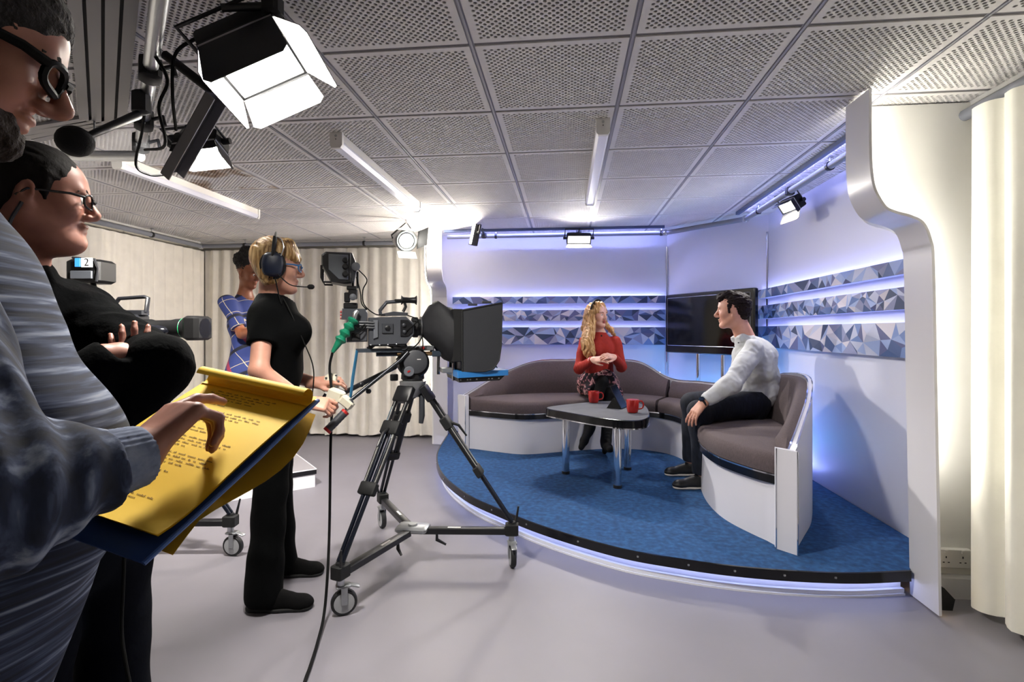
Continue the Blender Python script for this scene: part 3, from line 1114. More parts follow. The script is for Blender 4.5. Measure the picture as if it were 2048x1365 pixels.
MB().box((0, 0, .182), (.22, .085, .026), bevel=.006).build('sliding_plate', mat('plate_silver', '8e9095', .35, metal=.6), hd)
MB().sphere((.05, -.045, .184), .009, 10).build('red_button', REDPL, hd)
MB().cyl((.02, -.045, .18), (.02, -.055, .18), .012).build('plate_knob', BLACK, hd)
MB().box((-.10, -.03, .03), (.04, .03, .035), bevel=.005).build('brake_lever', BLACK, hd)
# pan bars run back and down to the hands
Rh = Matrix.Rotation(-CAM_RZ, 3, 'Z')
HO = Vector((CAMR[0], CAMR[1], .98))


def HL(p):
    """room point -> head space"""
    return Rh @ (Vector(p) - HO)


pb = []
n1 = [Vector((-.03, -.07, .165)), HL(W(800, 722, 2.70)), HL(W(702, 800, 2.52)), HL(W(695, 812, 2.50))]
MB().tube(n1, [.010, .010, .0095, .0095], 12).build('pan_bar', mat('pan_bar_grey', '3a3c40', .25, metal=.8), hd)
n2 = [Vector((-.03, .07, .16)), HL(W(790, 735, 2.9)), HL(W(690, 785, 2.75)), HL(W(668, 778, 2.70))]
MB().tube(n2, .013, 12).build('pan_bar', BLACK, hd)
for px, py in ((737, 783), (722, 770)):
    MB().sphere(HL(W(px, py, 2.6)), .014, 10).build('bar_knob', BLACK, hd)

# zoom and focus controllers on the bars
zc = empty('zoom_control', W(668, 775, 2.52), label='cream zoom demand controller clamped on the pan bar', cat='controller')
zo = zc.location.copy()


def Z(px, py, d):
    return W(px, py, d) - zo


MB().lathe([(.02, -.03), (.038, -.028), (.044, -.012), (.044, .012), (.038, .028), (.02, .03)], 20, Z(664, 765, 2.62), frame((1, .2, .1), (0, .3, 1)) @ Matrix.Rotation(math.pi / 2, 3, 'Y')).build('focus_wheel', CREAMPL, zc)
for k in range(7):
    a = k * .9
    MB().sphere(Z(664 + 13 * math.cos(a), 763 + 15 * math.sin(a), 2.58), .006, 8).build('grip_dimple', DGREY, zc)
MB().box(Z(672, 791, 2.50), (.075, .06, .055), R=frame((.9, .1, -.35), (.35, 0, .9)), bevel=.01).build('body', CREAMPL, zc)
MB().box(Z(694, 805, 2.48), (.07, .05, .04), R=frame((.7, .1, -.6), (.6, 0, .7)), bevel=.008).build('clamp', CREAMPL, zc)
MB().tube([Z(700, 800, 2.48), Z(704, 812, 2.47)], .012, 10).build('clamp_bolt', DGREY, zc)
MB().tube([Z(655, 792, 2.5), Z(648, 800, 2.49)], [.02, .016], 12).build('thumb_rocker', BLACKGLOSS, zc)
hg = empty('bar_grip', W(672, 843, 2.46), label='grey ribbed pan bar hand grip with red end rings', cat='grip')
ho = hg.location.copy()
a_, b_ = W(690, 825, 2.48) - ho, W(655, 861, 2.44) - ho
MB().tube([a_.lerp(b_, k / 12) for k in range(13)], [.0185 + .0012 * (k % 2) for k in range(13)], 14).build('grip', DGREY, hg)
MB().tube([a_.lerp(b_, -.06), a_.lerp(b_, .05)], .0195, 14).build('end_ring', REDPL, hg)
MB().tube([a_.lerp(b_, .95), a_.lerp(b_, 1.07)], .0195, 14).build('end_ring', REDPL, hg)
MB().tube([a_.lerp(b_, 0), W(697, 812, 2.495) - ho], .009, 10).build('grip_shaft', STEEL, hg)

# ---- the camera itself; local x looks along the lens
CB = 1.165
cm = empty('studio_camera', (CAMR[0], CAMR[1], CB), CAM_RZ, label='black studio camera body with top handle and raised viewfinder, green cable boot', cat='camera')


def CP(px, py, y=0.0):
    """camera-local point in the plane y from a picture position (used to read off proportions)"""
    return Vector(((px - 822) / 352.0, y, CAM_H - (py - HORIZON) / 373.0 - CB))


def body_prism(poly, y0, y1, name, m, parent=cm, bev=0.006, **kw):
    P = [CP(*p) for p in poly]
    c = sum(P, Vector()) / len(P)
    k = 1 - bev / max((p - c).length for p in P)
    rs = []
    for y, kk in ((y0, k), (y0 + bev, 1), (y1 - bev, 1), (y1, k)):
        rs.append([Vector((c.x + (p.x - c.x) * kk, y, c.z + (p.z - c.z) * kk)) for p in P])
    return MB().rings(rs).build(name, m, parent, smooth=True, angle=30, **kw)


GUN = mat('camera_gunmetal', '53565d', .4, metal=.3, bump=.05, bscale=300)
bd = body_prism([(741, 637), (808, 634), (822, 648), (822, 668), (808, 688), (741, 690)], -.075, .075, 'body', GUN)
body_prism([(764, 648), (784, 648), (784, 667), (764, 667)], -.083, -.073, 'monitor_door', DGREY, bd, .003)
MB().lathe([(.014, 0), (.014, .004), (.011, .006)], 20, CP(774, 657, -.083), Matrix.Rotation(math.pi / 2, 3, 'X')).build('door_button', BLACK, bd)
body_prism([(797, 641), (810, 641), (819, 650), (819, 664), (810, 673), (797, 673)], -.082, -.073, 'side_plate', BLACK, bd, .003)
for px, py in ((803, 651), (804, 664)):
    MB().sphere(CP(px, py, -.083), .011, 10).build('side_knob', DGREY, bd)
body_prism([(749, 642), (757, 642), (757, 675), (749, 678)], -.084, -.073, 'connector_panel', MGREY, bd, .003)
for px in (745, 760, 775, 790):
    MB().sphere(CP(px, 689 - (px > 785), -.074), .005, 8).build('screw', STEEL, bd)
body_prism([(741, 680), (812, 680), (806, 692), (741, 692)], -.07, .07, 'underside', BLACK)
rb = body_prism([(696, 620), (736, 620), (739, 628), (739, 683), (703, 684), (703, 640), (694, 640)], -.065, .065, 'rear_adapter', GUN)
body_prism([(712, 668), (726, 668), (726, 681), (712, 681)], -.072, -.063, 'port', MATTE, rb, .002)
for py in (626, 632, 638):
    MB().cyl(CP(695, py, -.03), CP(692, py, -.03), .006, seg=8).build('rear_switch', REDPL, rb)
for py in (646, 651, 656):
    MB().tube([CP(725, py, -.075), CP(737, py, -.082), CP(751, py + 1, -.082)], .006, 8).build('bnc_plug', DGREY, rb)
# shoulder plate
body_prism([(738, 695), (750, 686), (775, 685), (800, 694), (812, 694), (812, 699), (790, 699), (772, 691), (752, 692), (742, 699)], -.04, .04, 'shoulder_plate', BLACK)
MB().lathe([(.018, -.055), (.018, .055)], 16, CP(804, 693), Matrix.Rotation(math.pi / 2, 3, 'X')).build('plate_lock', DGREY, cm)
# top handle
hb = MB().tube([CP(763, 630), CP(762, 622), CP(774, 606), CP(800, 603), CP(806, 603)], .0125, 10, flat=(1, .8)).build('top_handle', GUN, cm)
MB().tube([CP(806, 603), CP(809, 614), CP(804, 624)], .008, 8).build('handle_post', BLACK, hb)
body_prism([(764, 629), (786, 624), (812, 626), (812, 632), (764, 633)], -.03, .03, 'handle_base', GUN)
MB().box(CP(797, 602), (.05, .03, .014), bevel=.004).build('handle_grip', MATTE, hb)
MB().lathe([(.026, -.04), (.017, -.03), (.015, 0), (.017, .03), (.026, .04)], 16, CP(815, 601, 0), Matrix.Rotation(math.pi / 2, 3, 'Y')).build('mic_holder', BLACK, hb)
# viewfinder on its arm
vf = body_prism([(661, 520), (668, 514), (712, 514), (712, 572), (700, 574), (676, 570), (661, 540)], -.07, .10, 'viewfinder', BLACK, bev=.012)
body_prism([(673, 519), (706, 519), (706, 566), (690, 566), (673, 548)], -.078, -.066, 'viewfinder_panel', mat('vf_panel', '6f757d', .35), vf, .004)
hood = [CP(661, 540), CP(661, 563), CP(664, 571), CP(678, 571)]
for y in (-.066, .096):
    MB().tube([Vector((p.x, y, p.z)) for p in hood], .0055, 8).build('guard_bar', BLACK, vf)
for py in (530, 542, 556):
    MB().lathe([(.012, -.02), (.015, -.01), (.015, .006), (.01, .016)], 12, CP(701, py, -.083), Matrix.Rotation(math.pi / 2, 3, 'X')).build('viewfinder_knob', MATTE, vf)
body_prism([(705, 514), (713, 514), (722, 540), (716, 570), (704, 572)], -.06, .09, 'viewfinder_rear', DGREY, bev=.006)
MB().lathe([(.021, -.01), (.021, .012), (.016, .016)], 18, CP(719, 541, -.075), Matrix.Rotation(math.pi / 2, 3, 'X')).build('tilt_knob', MGREY, cm)
arm = MB()
for a, b in (((715, 548), (714, 580)), ((722, 548), (722, 580))):
    arm.tube([CP(*a, -.02), CP(*b, -.02)], .006, 8)
arm.box(CP(712, 580, -.02), (.05, .04, .02), bevel=.004)
arm.box(CP(714, 592, -.02), (.045, .045, .05), bevel=.006)
arm.box(CP(704, 598, -.01), (.03, .05, .05), bevel=.006)
arm.box(CP(710, 614, 0), (.07, .07, .03), bevel=.006)
arm.build('viewfinder_arm', BLACK, cm)
MB().lathe([(.017, -.01), (.017, .01), (.012, .014)], 18, CP(714, 598, -.055), Matrix.Rotation(math.pi / 2, 3, 'X')).build('arm_knob', MGREY, cm)
# lens
MB().lathe([(.05, 0), (.055, .01), (.055, .03), (.045, .035), (.045, .06), (.052, .065), (.052, .10)], 28, CP(820, 655), Matrix.Rotation(math.pi / 2, 3, 'Y')).build('lens', MATTE, cm)
MB().lathe([(.057, 0), (.06, .004), (.057, .008)], 28, CP(836, 655), Matrix.Rotation(math.pi / 2, 3, 'Y')).build('lens_ring', STEEL, cm)
# green bellows boot and cables
g0, g1 = CP(716, 640, -.09), CP(680, 702, -.11)
n = 30
rr = []
for k in range(n + 1):
    t_ = k / n
    rr.append(.0235 * (1 + .28 * math.sin(t_ * 5.2 * 2 * math.pi)) if t_ < .72 else .018 - .009 * (t_ - .72) / .28)
MB().tube([g0.lerp(g1, k / n) for k in range(n + 1)], rr, 16).build('cable_boot', mat('green_rubber', '137a5a', .4), cm)
MB().tube([CP(722, 625, -.085), CP(718, 630, -.09), g0], [.012, .014, .013], 12).build('plug', STEEL, cm)
for pts in ([(722, 545, -.07), (738, 565, -.075), (731, 585, -.075), (733, 612, -.075), (752, 630, -.075), (770, 632, -.07)],
            [(720, 560, -.06), (727, 590, -.06), (729, 610, -.06), (738, 622, -.06)],
            [(735, 650, -.085), (722, 658, -.095), (715, 650, -.09), (712, 660, -.085)],
            [(738, 652, -.085), (725, 665, -.1), (718, 668, -.09), (712, 668, -.08)],
            [(810, 632, -.07), (828, 640, -.075), (822, 650, -.08), (806, 664, -.085)],
            [(838, 672, -.06), (826, 690, -.07), (800, 708, -.06), (790, 718, -.05)],
            [(836, 668, -.06), (838, 688, -.07), (836, 706, -.05)]):
    MB().tube(spline([CP(*p) for p in pts], 5), .0032, 6).build('cable', WIREB, cm)

# ---- teleprompter
tp = empty('teleprompter', (CAMR[0], CAMR[1], CB), CAM_RZ, label='teleprompter with black fabric hood and blue monitor tray in front of the camera lens', cat='teleprompter')
body_prism([(719, 697), (826, 697), (826, 704), (719, 704)], -.045, .045, 'base_rail', mat('slate_metal', '4c5560', .4, metal=.5), tp, .003)
body_prism([(755, 705), (873, 705), (873, 712), (755, 712)], -.03, .03, 'slide_rail', mat('slate_metal2', '333b47', .4, metal=.4), tp, .003)
for y in (-.035, .035):
    MB().cyl(CP(792, 708, y), CP(905, 707, y), .009, seg=12).build('brass_rod', mat('brass_rod', 'c9a77a', .25, metal=1), tp)
    MB().box(CP(865, 708, y), (.05, .025, .03), bevel=.004).build('rod_clamp', mat('slate_metal3', '3f4a57', .4, metal=.4), tp)
for px, y, a, b in ((897, -.05, 706, 762), (873, .05, 710, 752), (905, .05, 706, 758)):
    MB().cyl(CP(px, a, y), CP(px, b, y), .0095, seg=12).build('chrome_post', CHROME, tp)
MB().box(CP(897, 715, -.05), (.03, .03, .035), bevel=.004).build('post_clamp', DGREY, tp)
MB().box(CP(886, 742, 0), (.06, .10, .025), bevel=.004).build('cross_clamp', LGREY, tp)
body_prism([(908, 712), (921, 712), (921, 748), (908, 744)], -.09, .09, 'bracket', DGREY, tp, .003)
TPX = -17
_CP0 = CP


def CP(px, py, y=0.0):
    return _CP0(px + TPX * min(1.0, max(0.0, (px - 838) / 70)), py, y)


# fabric sleeve from lens to frame
cloth = mat('black_hood_cloth', '14151a', .75, bump=.4, bscale=25)
rs = []
for px, zc_, hh, ww in ((838, 655, 17, .05), (845, 652, 24, .065), (858, 648, 38, .09), (876, 650, 50, .13), (895, 665, 54, .16), (910, 672, 55, .175)):
    ring = []
    for k in range(24):
        a = 2 * math.pi * k / 24
        wob = 1 + .035 * math.sin(5 * a + px)
        cx, sx = math.cos(a), math.sin(a)
        kx = math.copysign(abs(cx) ** .7, cx) * wob
        kz = math.copysign(abs(sx) ** .7, sx) * wob
        p = CP(px, zc_, 0)
        ring.append(Vector((p.x, ww * kx, p.z + hh / 373 * kz)))
    rs.append(ring)
MB().rings(rs).build('fabric_sleeve', cloth, tp, angle=80)
body_prism([(906, 620), (922, 620), (922, 722), (906, 722)], -.18, .18, 'glass_frame', MATTE, tp, .004)
panel = mat('hood_panel_black', '23252b', .7, bump=.3, bscale=120)
sidep = [(921, 623), (994, 608), (992, 690), (988, 720), (978, 736), (962, 741), (921, 741)]
for y0, y1, nm in ((-.185, -.177, 'hood_side'), (.177, .185, 'hood_side')):
    P = [CP(*p) for p in sidep]
    flare = lambda p, y: Vector((p.x, y * (1 + 0.12 * (p.x - P[0].x) / .2), p.z))
    MB().rings([[flare(p, y0) for p in P], [flare(p, y1) for p in P]]).build(nm, panel, tp, smooth=False)
    e = [flare(p, y0 if y0 < 0 else y1) for p in P]
    MB().tube(e + [e[0]], .004, 6).build('hood_binding', MATTE, tp)
A, B = CP(921, 623), CP(994, 608)
MB().rings([[Vector((A.x, -.185, A.z)), Vector((A.x, .185, A.z)), Vector((A.x, .185, A.z + .006)), Vector((A.x, -.185, A.z + .006))],
            [Vector((B.x, -.207, B.z)), Vector((B.x, .207, B.z)), Vector((B.x, .207, B.z + .006)), Vector((B.x, -.207, B.z + .006))]]).build('hood_top', panel, tp, smooth=False)
for px in (945, 972):
    MB().box(CP(px, 618 - (px - 921) * .2 - 3, -.12), (.05, .015, .012), bevel=.003).build('hood_latch', DGREY, tp)
gp = [CP(924, 640), CP(985, 735)]
MB().rings([[Vector((gp[0].x, -.17, gp[0].z)), Vector((gp[0].x, .17, gp[0].z)), Vector((gp[1].x, .20, gp[1].z)), Vector((gp[1].x, -.20, gp[1].z))],
            [Vector((gp[0].x + .003, -.17, gp[0].z + .003)), Vector((gp[0].x + .003, .17, gp[0].z + .003)), Vector((gp[1].x + .003, .20, gp[1].z + .003)), Vector((gp[1].x + .003, -.20, gp[1].z + .003))]]).build('prompter_glass', GLASS, tp, smooth=False)
tr = body_prism([(912, 741), (1008, 739), (1008, 750), (912, 753)], -.19, .19, 'monitor_tray', BLUEPL, tp, .004)
body_prism([(914, 753), (1003, 750), (992, 760), (916, 762)], -.18, .18, 'monitor_underside', BLACK, tp, .003)
for px in (918, 931, 936, 948, 971, 977, 990):
    MB().box(CP(px, 757 - (px - 914) * .02, -.181), (.008, .003, .006)).build('monitor_port', STEEL, tr, smooth=False)

CP = _CP0

# ---- blue lanyard strap and cables hanging down
st_ = [CP(721, 700, -.055), CP(718, 722, -.07), CP(714, 750, -.09), CP(709, 795, -.11)]
Rz = Matrix.Rotation(CAM_RZ, 3, 'Z')
w3 = lambda p: Rz @ p + Vector((CAMR[0], CAMR[1], CB))
MB().tube([w3(p) for p in st_], [.016, .018, .02, .015], 8, flat=(1, .18)).build('strap', mat('blue_strap', '3f93c4', .7), label='pale blue strap hanging from the camera plate', cat='strap')
ca = [w3(g1), w3(g1) + Vector((-.01, -.01, -.08)), W(664, 800, 2.48), W(661, 900, 2.46), W(659, 1050, 2.42), W(655, 1150, 2.30), W(648, 1230, 2.22), Vector((-1.03, 1.98, .012)), Vector((-.98, 1.80, .008)), Vector((-.93, 1.60, .008)), Vector((-.86, 1.2, .008))]
ca[7] = G(634, 1290, .01)
ca[8] = G(620, 1335, .008)
ca[9] = G(608, 1370, .008)
ca[10] = G(590, 1450, .008)
ca += [Vector((-.50, .75, .008)), Vector((-.62, .2, .008)), Vector((-.4, -.6, .008))]
MB().tube(spline(ca, 8), .0065, 8).build('camera_cable', WIREB, label='thick black cable hanging from the green boot down to the floor', cat='cable')

# ================================================================== SECOND CAMERA
C2 = (-2.42, 2.66)
WH2 = [(-1.865, 2.725, 0.0), (-2.66, 2.16, 1.0), (-2.75, 3.12, 2.0)]
make_dolly('tripod_dolly', C2, WH2, 'black three-wheeled tripod dolly with grey castors under the second camera', 'tripod dollies')
make_tripod('camera_tripod', C2, [(a, b) for a, b, _ in WH2], 'black twin-tube camera tripod carrying the second camera', 'camera tripods')
k2 = empty('studio_camera', (C2[0] - .03, C2[1], 1.115), 0.106, label='black second studio camera with long zoom lens and number plate on its viewfinder', cat='camera')
MB().box((0, 0, -.075), (.09, .09, .09), bevel=.01).build('head_mount', BLACK, k2)
MB().box((0, 0, 0), (.3, .1, .04), bevel=.006).build('plate', DGREY, k2)
MB().box((-.05, 0, .13), (.30, .13, .20), bevel=.012).build('body', BLACK, k2)
MB().tube([(-.10, 0, .235), (-.03, 0, .32), (.11, 0, .33), (.13, 0, .325), (.12, 0, .245)], .014, 10, flat=(1, .75)).build('top_handle', BLACK, k2)
MB().box((.04, 0, .24), (.16, .06, .03), bevel=.006).build('handle_base', BLACK, k2)
MB().lathe([(.045, 0), (.05, .02), (.05, .06), (.044, .08), (.046, .17), (.052, .2), (.055, .25), (.06, .27), (.066, .28), (.066, .345), (.06, .35)], 28, (.09, 0, .155), Matrix.Rotation(math.pi / 2, 3, 'Y')).build('zoom_lens', mat('lens_black', '060607', .5, spec=.3), k2)
MB().box((.405, 0, .155), (.09, .16, .135), bevel=.02).build('lens_hood', mat('lens_black', '060607', .5), k2)
MB().lathe([(.0535, 0), (.055, .003), (.0535, .006)], 28, (.325, 0, .155), Matrix.Rotation(math.pi / 2, 3, 'Y')).build('green_ring', mat('green_line', '1f8f55', .4), k2)
MB().lathe([(.0, 0), (.055, .001)], 24, (.4505, 0, .155), Matrix.Rotation(math.pi / 2, 3, 'Y')).build('front_glass', mat('dark_glass', '020203', .3, spec=.2), k2)
MB().sphere((.19, -.045, .14), (.085, .04, .035), 14).build('zoom_motor', BLACKGLOSS, k2)
for pts in ([(.02, -.07, .22), (.08, -.09, .19), (.13, -.08, .12)], [(.05, -.07, .23), (.10, -.085, .23), (.09, -.08, .18)], [(.26, -.04, .1), (.28, -.05, .05), (.24, -.04, .03)]):
    MB().tube(spline(pts, 6), .004, 6).build('cable', WIREB, k2)
v2 = MB().box((-.20, .02, .47), (.19, .15, .13), bevel=.02).build('viewfinder', mat('lens_black', '060607', .5), k2)
MB().tube([(-.12, 0, .23), (-.15, 0, .33), (-.18, 0, .41)], .014, 10).build('viewfinder_arm', BLACK, k2)
MB().box((-.19, -.062, .446), (.12, .012, .045), bevel=.004).build('side_panel', DGREY, v2)
MB().tube([(-.11, -.06, .41), (-.10, -.06, .48), (-.12, -.06, .53), (-.24, -.06, .54)], .007, 8).build('guard_bar', BLACK, v2)
MB().box((-.155, -.068, .512), (.062, .006, .052), bevel=.002).build('number_plate', WHITEPL, v2)
MB().box((-.205, -.068, .512), (.032, .006, .048), bevel=.002).build('blue_plate', BLUEPL, v2)
text_mesh('plate_number', '2', .058, BLACK, v2, (-.155, -.0715, .512), (math.pi / 2, 0, 0))
# ================================================================== CEILING BATTENS, LAMPS, TRACKS
DIFF_M = mat('batten_diffuser', 'd9d9e0', .35, emit='dfe2ff', estr=.03)
LEDK = 1.0


def emit_mat(name, color, strength):
    return mat(name, 'ffffff', .5, emit=color, estr=strength)


def batten(x, y0, y1, label):
    t = empty('batten_light', (x, (y0 + y1) / 2, CEIL), label=label, cat='ceiling light', group='white ceiling battens')
    L = y1 - y0
    w, h = .066, .082
    MB().box((0, 0, -.024), (w * .92, L - .02, .047), bevel=.004).build('housing', WHITEPL, t)
    poly = [(-w / 2 + .004, -.045), (w / 2 - .004, -.045), (w / 2, -.06), (w / 2 - .012, -h), (-w / 2 + .012, -h), (-w / 2, -.06)]
    MB().prism(poly, 'y', -L / 2 + .012, L / 2 - .012).build('diffuser', DIFF_M, t)
    for s in (-1, 1):
        e = MB().prism([(-w / 2 - .002, -.001), (w / 2 + .002, -.001), (w / 2 + .002, -h + .012), (w / 2 - .008, -h - .003), (-w / 2 + .008, -h - .003), (-w / 2 - .002, -h + .012)], 'y', s * L / 2 - .012, s * L / 2 + .012).build('end_cap', WHITEPL, t)
        MB().cyl((0, s * (L / 2 + .011), -.02), (0, s * (L / 2 + .014), -.02), .007, seg=12).build('knockout', mat('knockout_grey', 'b9bbb9', .5), e)
        MB().cyl((0, s * (L / 2 + .011), -.038), (0, s * (L / 2 + .0145), -.038), .0028, seg=8).build('end_screw', DGREY, e)


batten(-1.245, 2.72, 4.25, 'white ceiling batten light above the prompter camera')
batten(.185, 2.68, 4.18, 'white ceiling batten light over the stage edge, towards the coffee table')
batten(-2.74, 2.93, 4.35, 'white ceiling batten light beside the stained ceiling tile')


def led_panel(name, pos, n, up, w, h, label, strength, doors, color='fff9f0', tilt_pipe=None, watts=0, beam=140, aim=None, group='led studio panels', depth=.06):
    """doors: dict side -> opening angle in degrees from the face plane"""
    n = Vector(n).normalized()
    R = frame(n, up)                                   # x out of the face, y left, z up
    t = empty(name, pos, label=label, cat='studio light', group=group)
    D = lambda x, y, z: R @ Vector((x, y, z))
    MB().box(D(-depth / 2, 0, 0), (depth, w, h), R=R, bevel=.008).build('housing', MATTE, t)
    fr = MB()
    b = .012
    for y, z, sy, sz in ((0, h / 2 - b / 2, w, b), (0, -h / 2 + b / 2, w, b), (w / 2 - b / 2, 0, b, h), (-w / 2 + b / 2, 0, b, h)):
        fr.box(D(.004, y, z), (.012, sy, sz), R=R)
    fr.build('face_frame', BLACK, t, smooth=False)
    MB().box(D(.001, 0, 0), (.004, w - 2 * b, h - 2 * b), R=R).build('led_face', emit_mat('ledface_' + label[:14], color, strength), t, smooth=False)
    for side, (ang, ln) in doors.items():
        a = math.radians(ang)
        outv = {'t': (0, 1), 'b': (0, -1), 'l': (1, 0), 'r': (-1, 0)}[side]
        o_ = Vector((0, outv[0], outv[1]))
        hinge = Vector((.01, outv[0] * w / 2, outv[1] * h / 2))
        al = Vector((0, outv[1], -outv[0]))
        half = (w if side in 'tb' else h) / 2 * .97
        dirv = Vector((math.sin(a), 0, 0)) + o_ * math.cos(a)
        c0, c1 = hinge - al * half, hinge + al * half
        k = .86
        far0, far1 = hinge + dirv * ln - al * half * 1.12, hinge + dirv * ln + al * half * 1.12
        q = [c0, c1, hinge + dirv * ln * k + al * half * 1.12, far1 - al * .02, far0 + al * .02, hinge + dirv * ln * k - al * half * 1.12]
        th = dirv.cross(al).normalized() * .0015
        mb = MB().rings([[R @ (p - th) for p in q], [R @ (p + th) for p in q]])
        mb.use(mat('barn_door_black', '1a1b1e', .38, metal=.3)).use(mat('barn_door_lit_inner', '777776', .5))  # inner face paler: the lamp's glare on the flap put into its colour
        mb.m = [0] * len(mb.f)
        mb.m[-1 if th.dot(o_) < 0 else -2] = 1
        dr = mb.build('barn_door', None, t, smooth=False)
        MB().cyl(R @ c0, R @ c1, .004, seg=6).build('hinge', STEEL, dr)
    if watts:
        area_light(name + '_beam', Vector(pos) + n * .012, aim or n, w - 2 * b, watts, tuple(hexc(color)[:3]), h - 2 * b, math.radians(beam))
    # yoke
    yk = MB().tube([D(-.03, w / 2 + .02, 0), D(-.03, w / 2 + .02, h / 2 + .05), D(-.03, -w / 2 - .02, h / 2 + .05), D(-.03, -w / 2 - .02, 0)], .008, 8, flat=(1, .6))
    yk.build('yoke', BLACK, t)
    for s in (-1, 1):
        MB().cyl(D(-.03, s * (w / 2), 0), D(-.03, s * (w / 2 + .035), 0), .015, seg=12).build('yoke_knob', BLACK, t)
    top = D(-.03, 0, h / 2 + .05)
    if tilt_pipe is not None:
        pp = Vector(tilt_pipe) - Vector(pos)
        MB().tube([top, pp], .012, 10).build('spigot', BLACK, t)
        MB().box(pp, (.055, .055, .06), bevel=.01).build('pipe_clamp', MATTE, t)
    return t


# camera-frame helper for directions: right, away, up
def CD(r, d, u):
    return Vector((r * C_ - d * S_, r * S_ + d * C_, u))


big = led_panel('studio_lamp', W(512, 118, 1.72), CD(.42, -.25, -.87), CD(-.05, -1, .2), .25, .25, 'large square led panel with open barn doors hanging from the pipe', 45,
                {'t': (84, .165), 'b': (58, .10), 'r': (80, .12), 'l': (55, .13)}, tilt_pipe=W(545, 12, 1.62), watts=12, beam=150, aim=CD(.45, .05, -.9))
sec_ = led_panel('studio_lamp', W(402, 298, 2.45), CD(.10, -.35, -.93), CD(0, -1, .1), .20, .12, 'smaller led panel with barn doors on the far side of the metal strut', 16,
                 {'t': (100, .04), 'b': (40, .05), 'l': (70, .09)}, tilt_pipe=W(350, 285, 2.5), watts=42, beam=140, aim=CD(-.5, .7, -.5))
led_panel('studio_lamp', W(1158, 479, 5.36), CD(0, -.8, -.6), CD(0, -.5, .8), .25, .10, 'wide led lamp on the pipe above the seated woman', 6,
          {'b': (70, .05)}, tilt_pipe=(W(1158, 462, 5.36).x, 5.52, 2.30), watts=6)
led_panel('studio_lamp', W(1578, 412, 3.95), CD(-.80, -.12, -.55), CD(-.5, -.05, .85), .20, .10, 'led lamp with barn doors on the pipe above the seated man', 5,
          {'b': (50, .08), 'l': (60, .07), 't': (100, .05)}, tilt_pipe=(1.62, 3.98, 2.275), watts=4)
led_panel('studio_lamp', W(947, 464, 5.28), CD(-.80, -.5, .12), CD(.35, .0, .94), .075, .27, 'slim upright led lamp turned towards the ceiling at the left end of the set', 40,
          {}, tilt_pipe=(W(947, 464, 5.28).x + .06, 5.50, 2.28), color='fff3e2', watts=20, beam=160)

# fresnel spotlight
fp = W(813, 482, 5.0)
fs = empty('fresnel_spotlight', fp, label='silver fresnel spotlight with black barn doors in front of the back curtain', cat='studio light')
fn_ = CD(.42, -.85, -.30).normalized()
FR = frame(fn_, (0, 0, 1))
FM = ramp_mat('scuffed_silver', [(.35, '6b6a69'), (.5, '98979a'), (.65, 'b9b9bb')], nscale=14, rough=.4)
Rl = FR @ Matrix.Rotation(math.pi / 2, 3, 'Y')
MB().lathe([(.085, -.20), (.10, -.18), (.10, -.02), (.108, -.015), (.108, .0), (.082, .002)], 28, (0, 0, 0), Rl).build('housing', FM, fs)
MB().lathe([(.0, .001), (.04, .006), (.08, .0)], 28, (0, 0, 0), Rl).build('lens', emit_mat('fresnel_lens', 'fffaf0', 40), fs)
MB().lathe([(.082, .0), (.092, .012), (.098, .012), (.098, .0)], 28, (0, 0, 0), Rl, cap=False).build('lens_ring', mat('lens_ring_green', 'a9b8ad', .3, metal=.5), fs)
fd = lambda x, y, z: FR @ Vector((x, y, z))
for nm, a, b, dr, m in (('barn_door', (.01, -.1, .10), (.01, .1, .10), (.10, 0, .03), FM), ('barn_door', (.01, -.09, -.10), (.01, .09, -.10), (.10, 0, -.05), mat('door_grey', '8a8c8a', .4, metal=.4)),
                        ('barn_door', (.01, .105, -.07), (.01, .105, .10), (.09, .07, .06), MATTE)):
    a, b, dr = fd(*a), fd(*b), fd(*dr)
    th = (b - a).cross(dr).normalized() * .0015
    MB().rings([[p - th for p in (a, b, b + dr, a + dr)], [p + th for p in (a, b, b + dr, a + dr)]]).build(nm, m, fs, smooth=False)
MB().tube([fd(-.1, .11, 0), fd(-.1, .125, .03), Vector((0, 0, CEIL - fp.z - .03)), fd(-.1, -.125, .03), fd(-.1, -.11, 0)], .008, 8).build('yoke', BLACK, fs)
MB().cyl((0, 0, CEIL - fp.z - .04), (0, 0, CEIL - fp.z - .004), .014).build('ceiling_mount', STEEL, fs)

spot_light('fresnel_beam', fp + fn_ * .02, Vector((1.25, 3.8, .55)) - fp, 60, 44, .7, .07, (1, .97, .93))

# diagonal pipe, clamps and the metal strut next to the large panel
pa, pb_ = W(326, -60, 1.40), W(281, 292, 2.55)
dp = empty('lighting_pipe', pa, label='short chrome pipe slanting under the ceiling beside the large led panel', cat='pipe', group='ceiling pipes')
MB().cyl((0, 0, 0), pb_ - pa, .024, seg=16).build('pipe', STEEL, dp)
for f_ in (.42, .76, .97):
    c = (pb_ - pa) * f_
    k = MB().box(c, (.085, .07, .085), R=frame(pb_ - pa, (0, 0, 1)), bevel=.014).build('pipe_clamp', MATTE, dp)
    MB().cyl(c + Vector((.02, 0, .03)), c + Vector((.03, .02, CEIL - pa.z - c.z - .004)), .008, seg=8).build('drop_rod', STEEL, k)
    MB().tube([c + Vector((.04, 0, 0)), c + Vector((.09, 0, .01)), c + Vector((.1, 0, -.03))], .008, 8).build('wing_bolt', BLACK, k)
pq = W(60, 312, 2.75)
lp = empty('lighting_pipe', pb_, label='grey pipe running behind the standing men under the ceiling', cat='pipe', group='ceiling pipes')
MB().cyl(Vector((0, 0, -.05)), pq - pb_ + Vector((0, 0, -.0)), .026, seg=16).build('pipe', STEEL, lp)
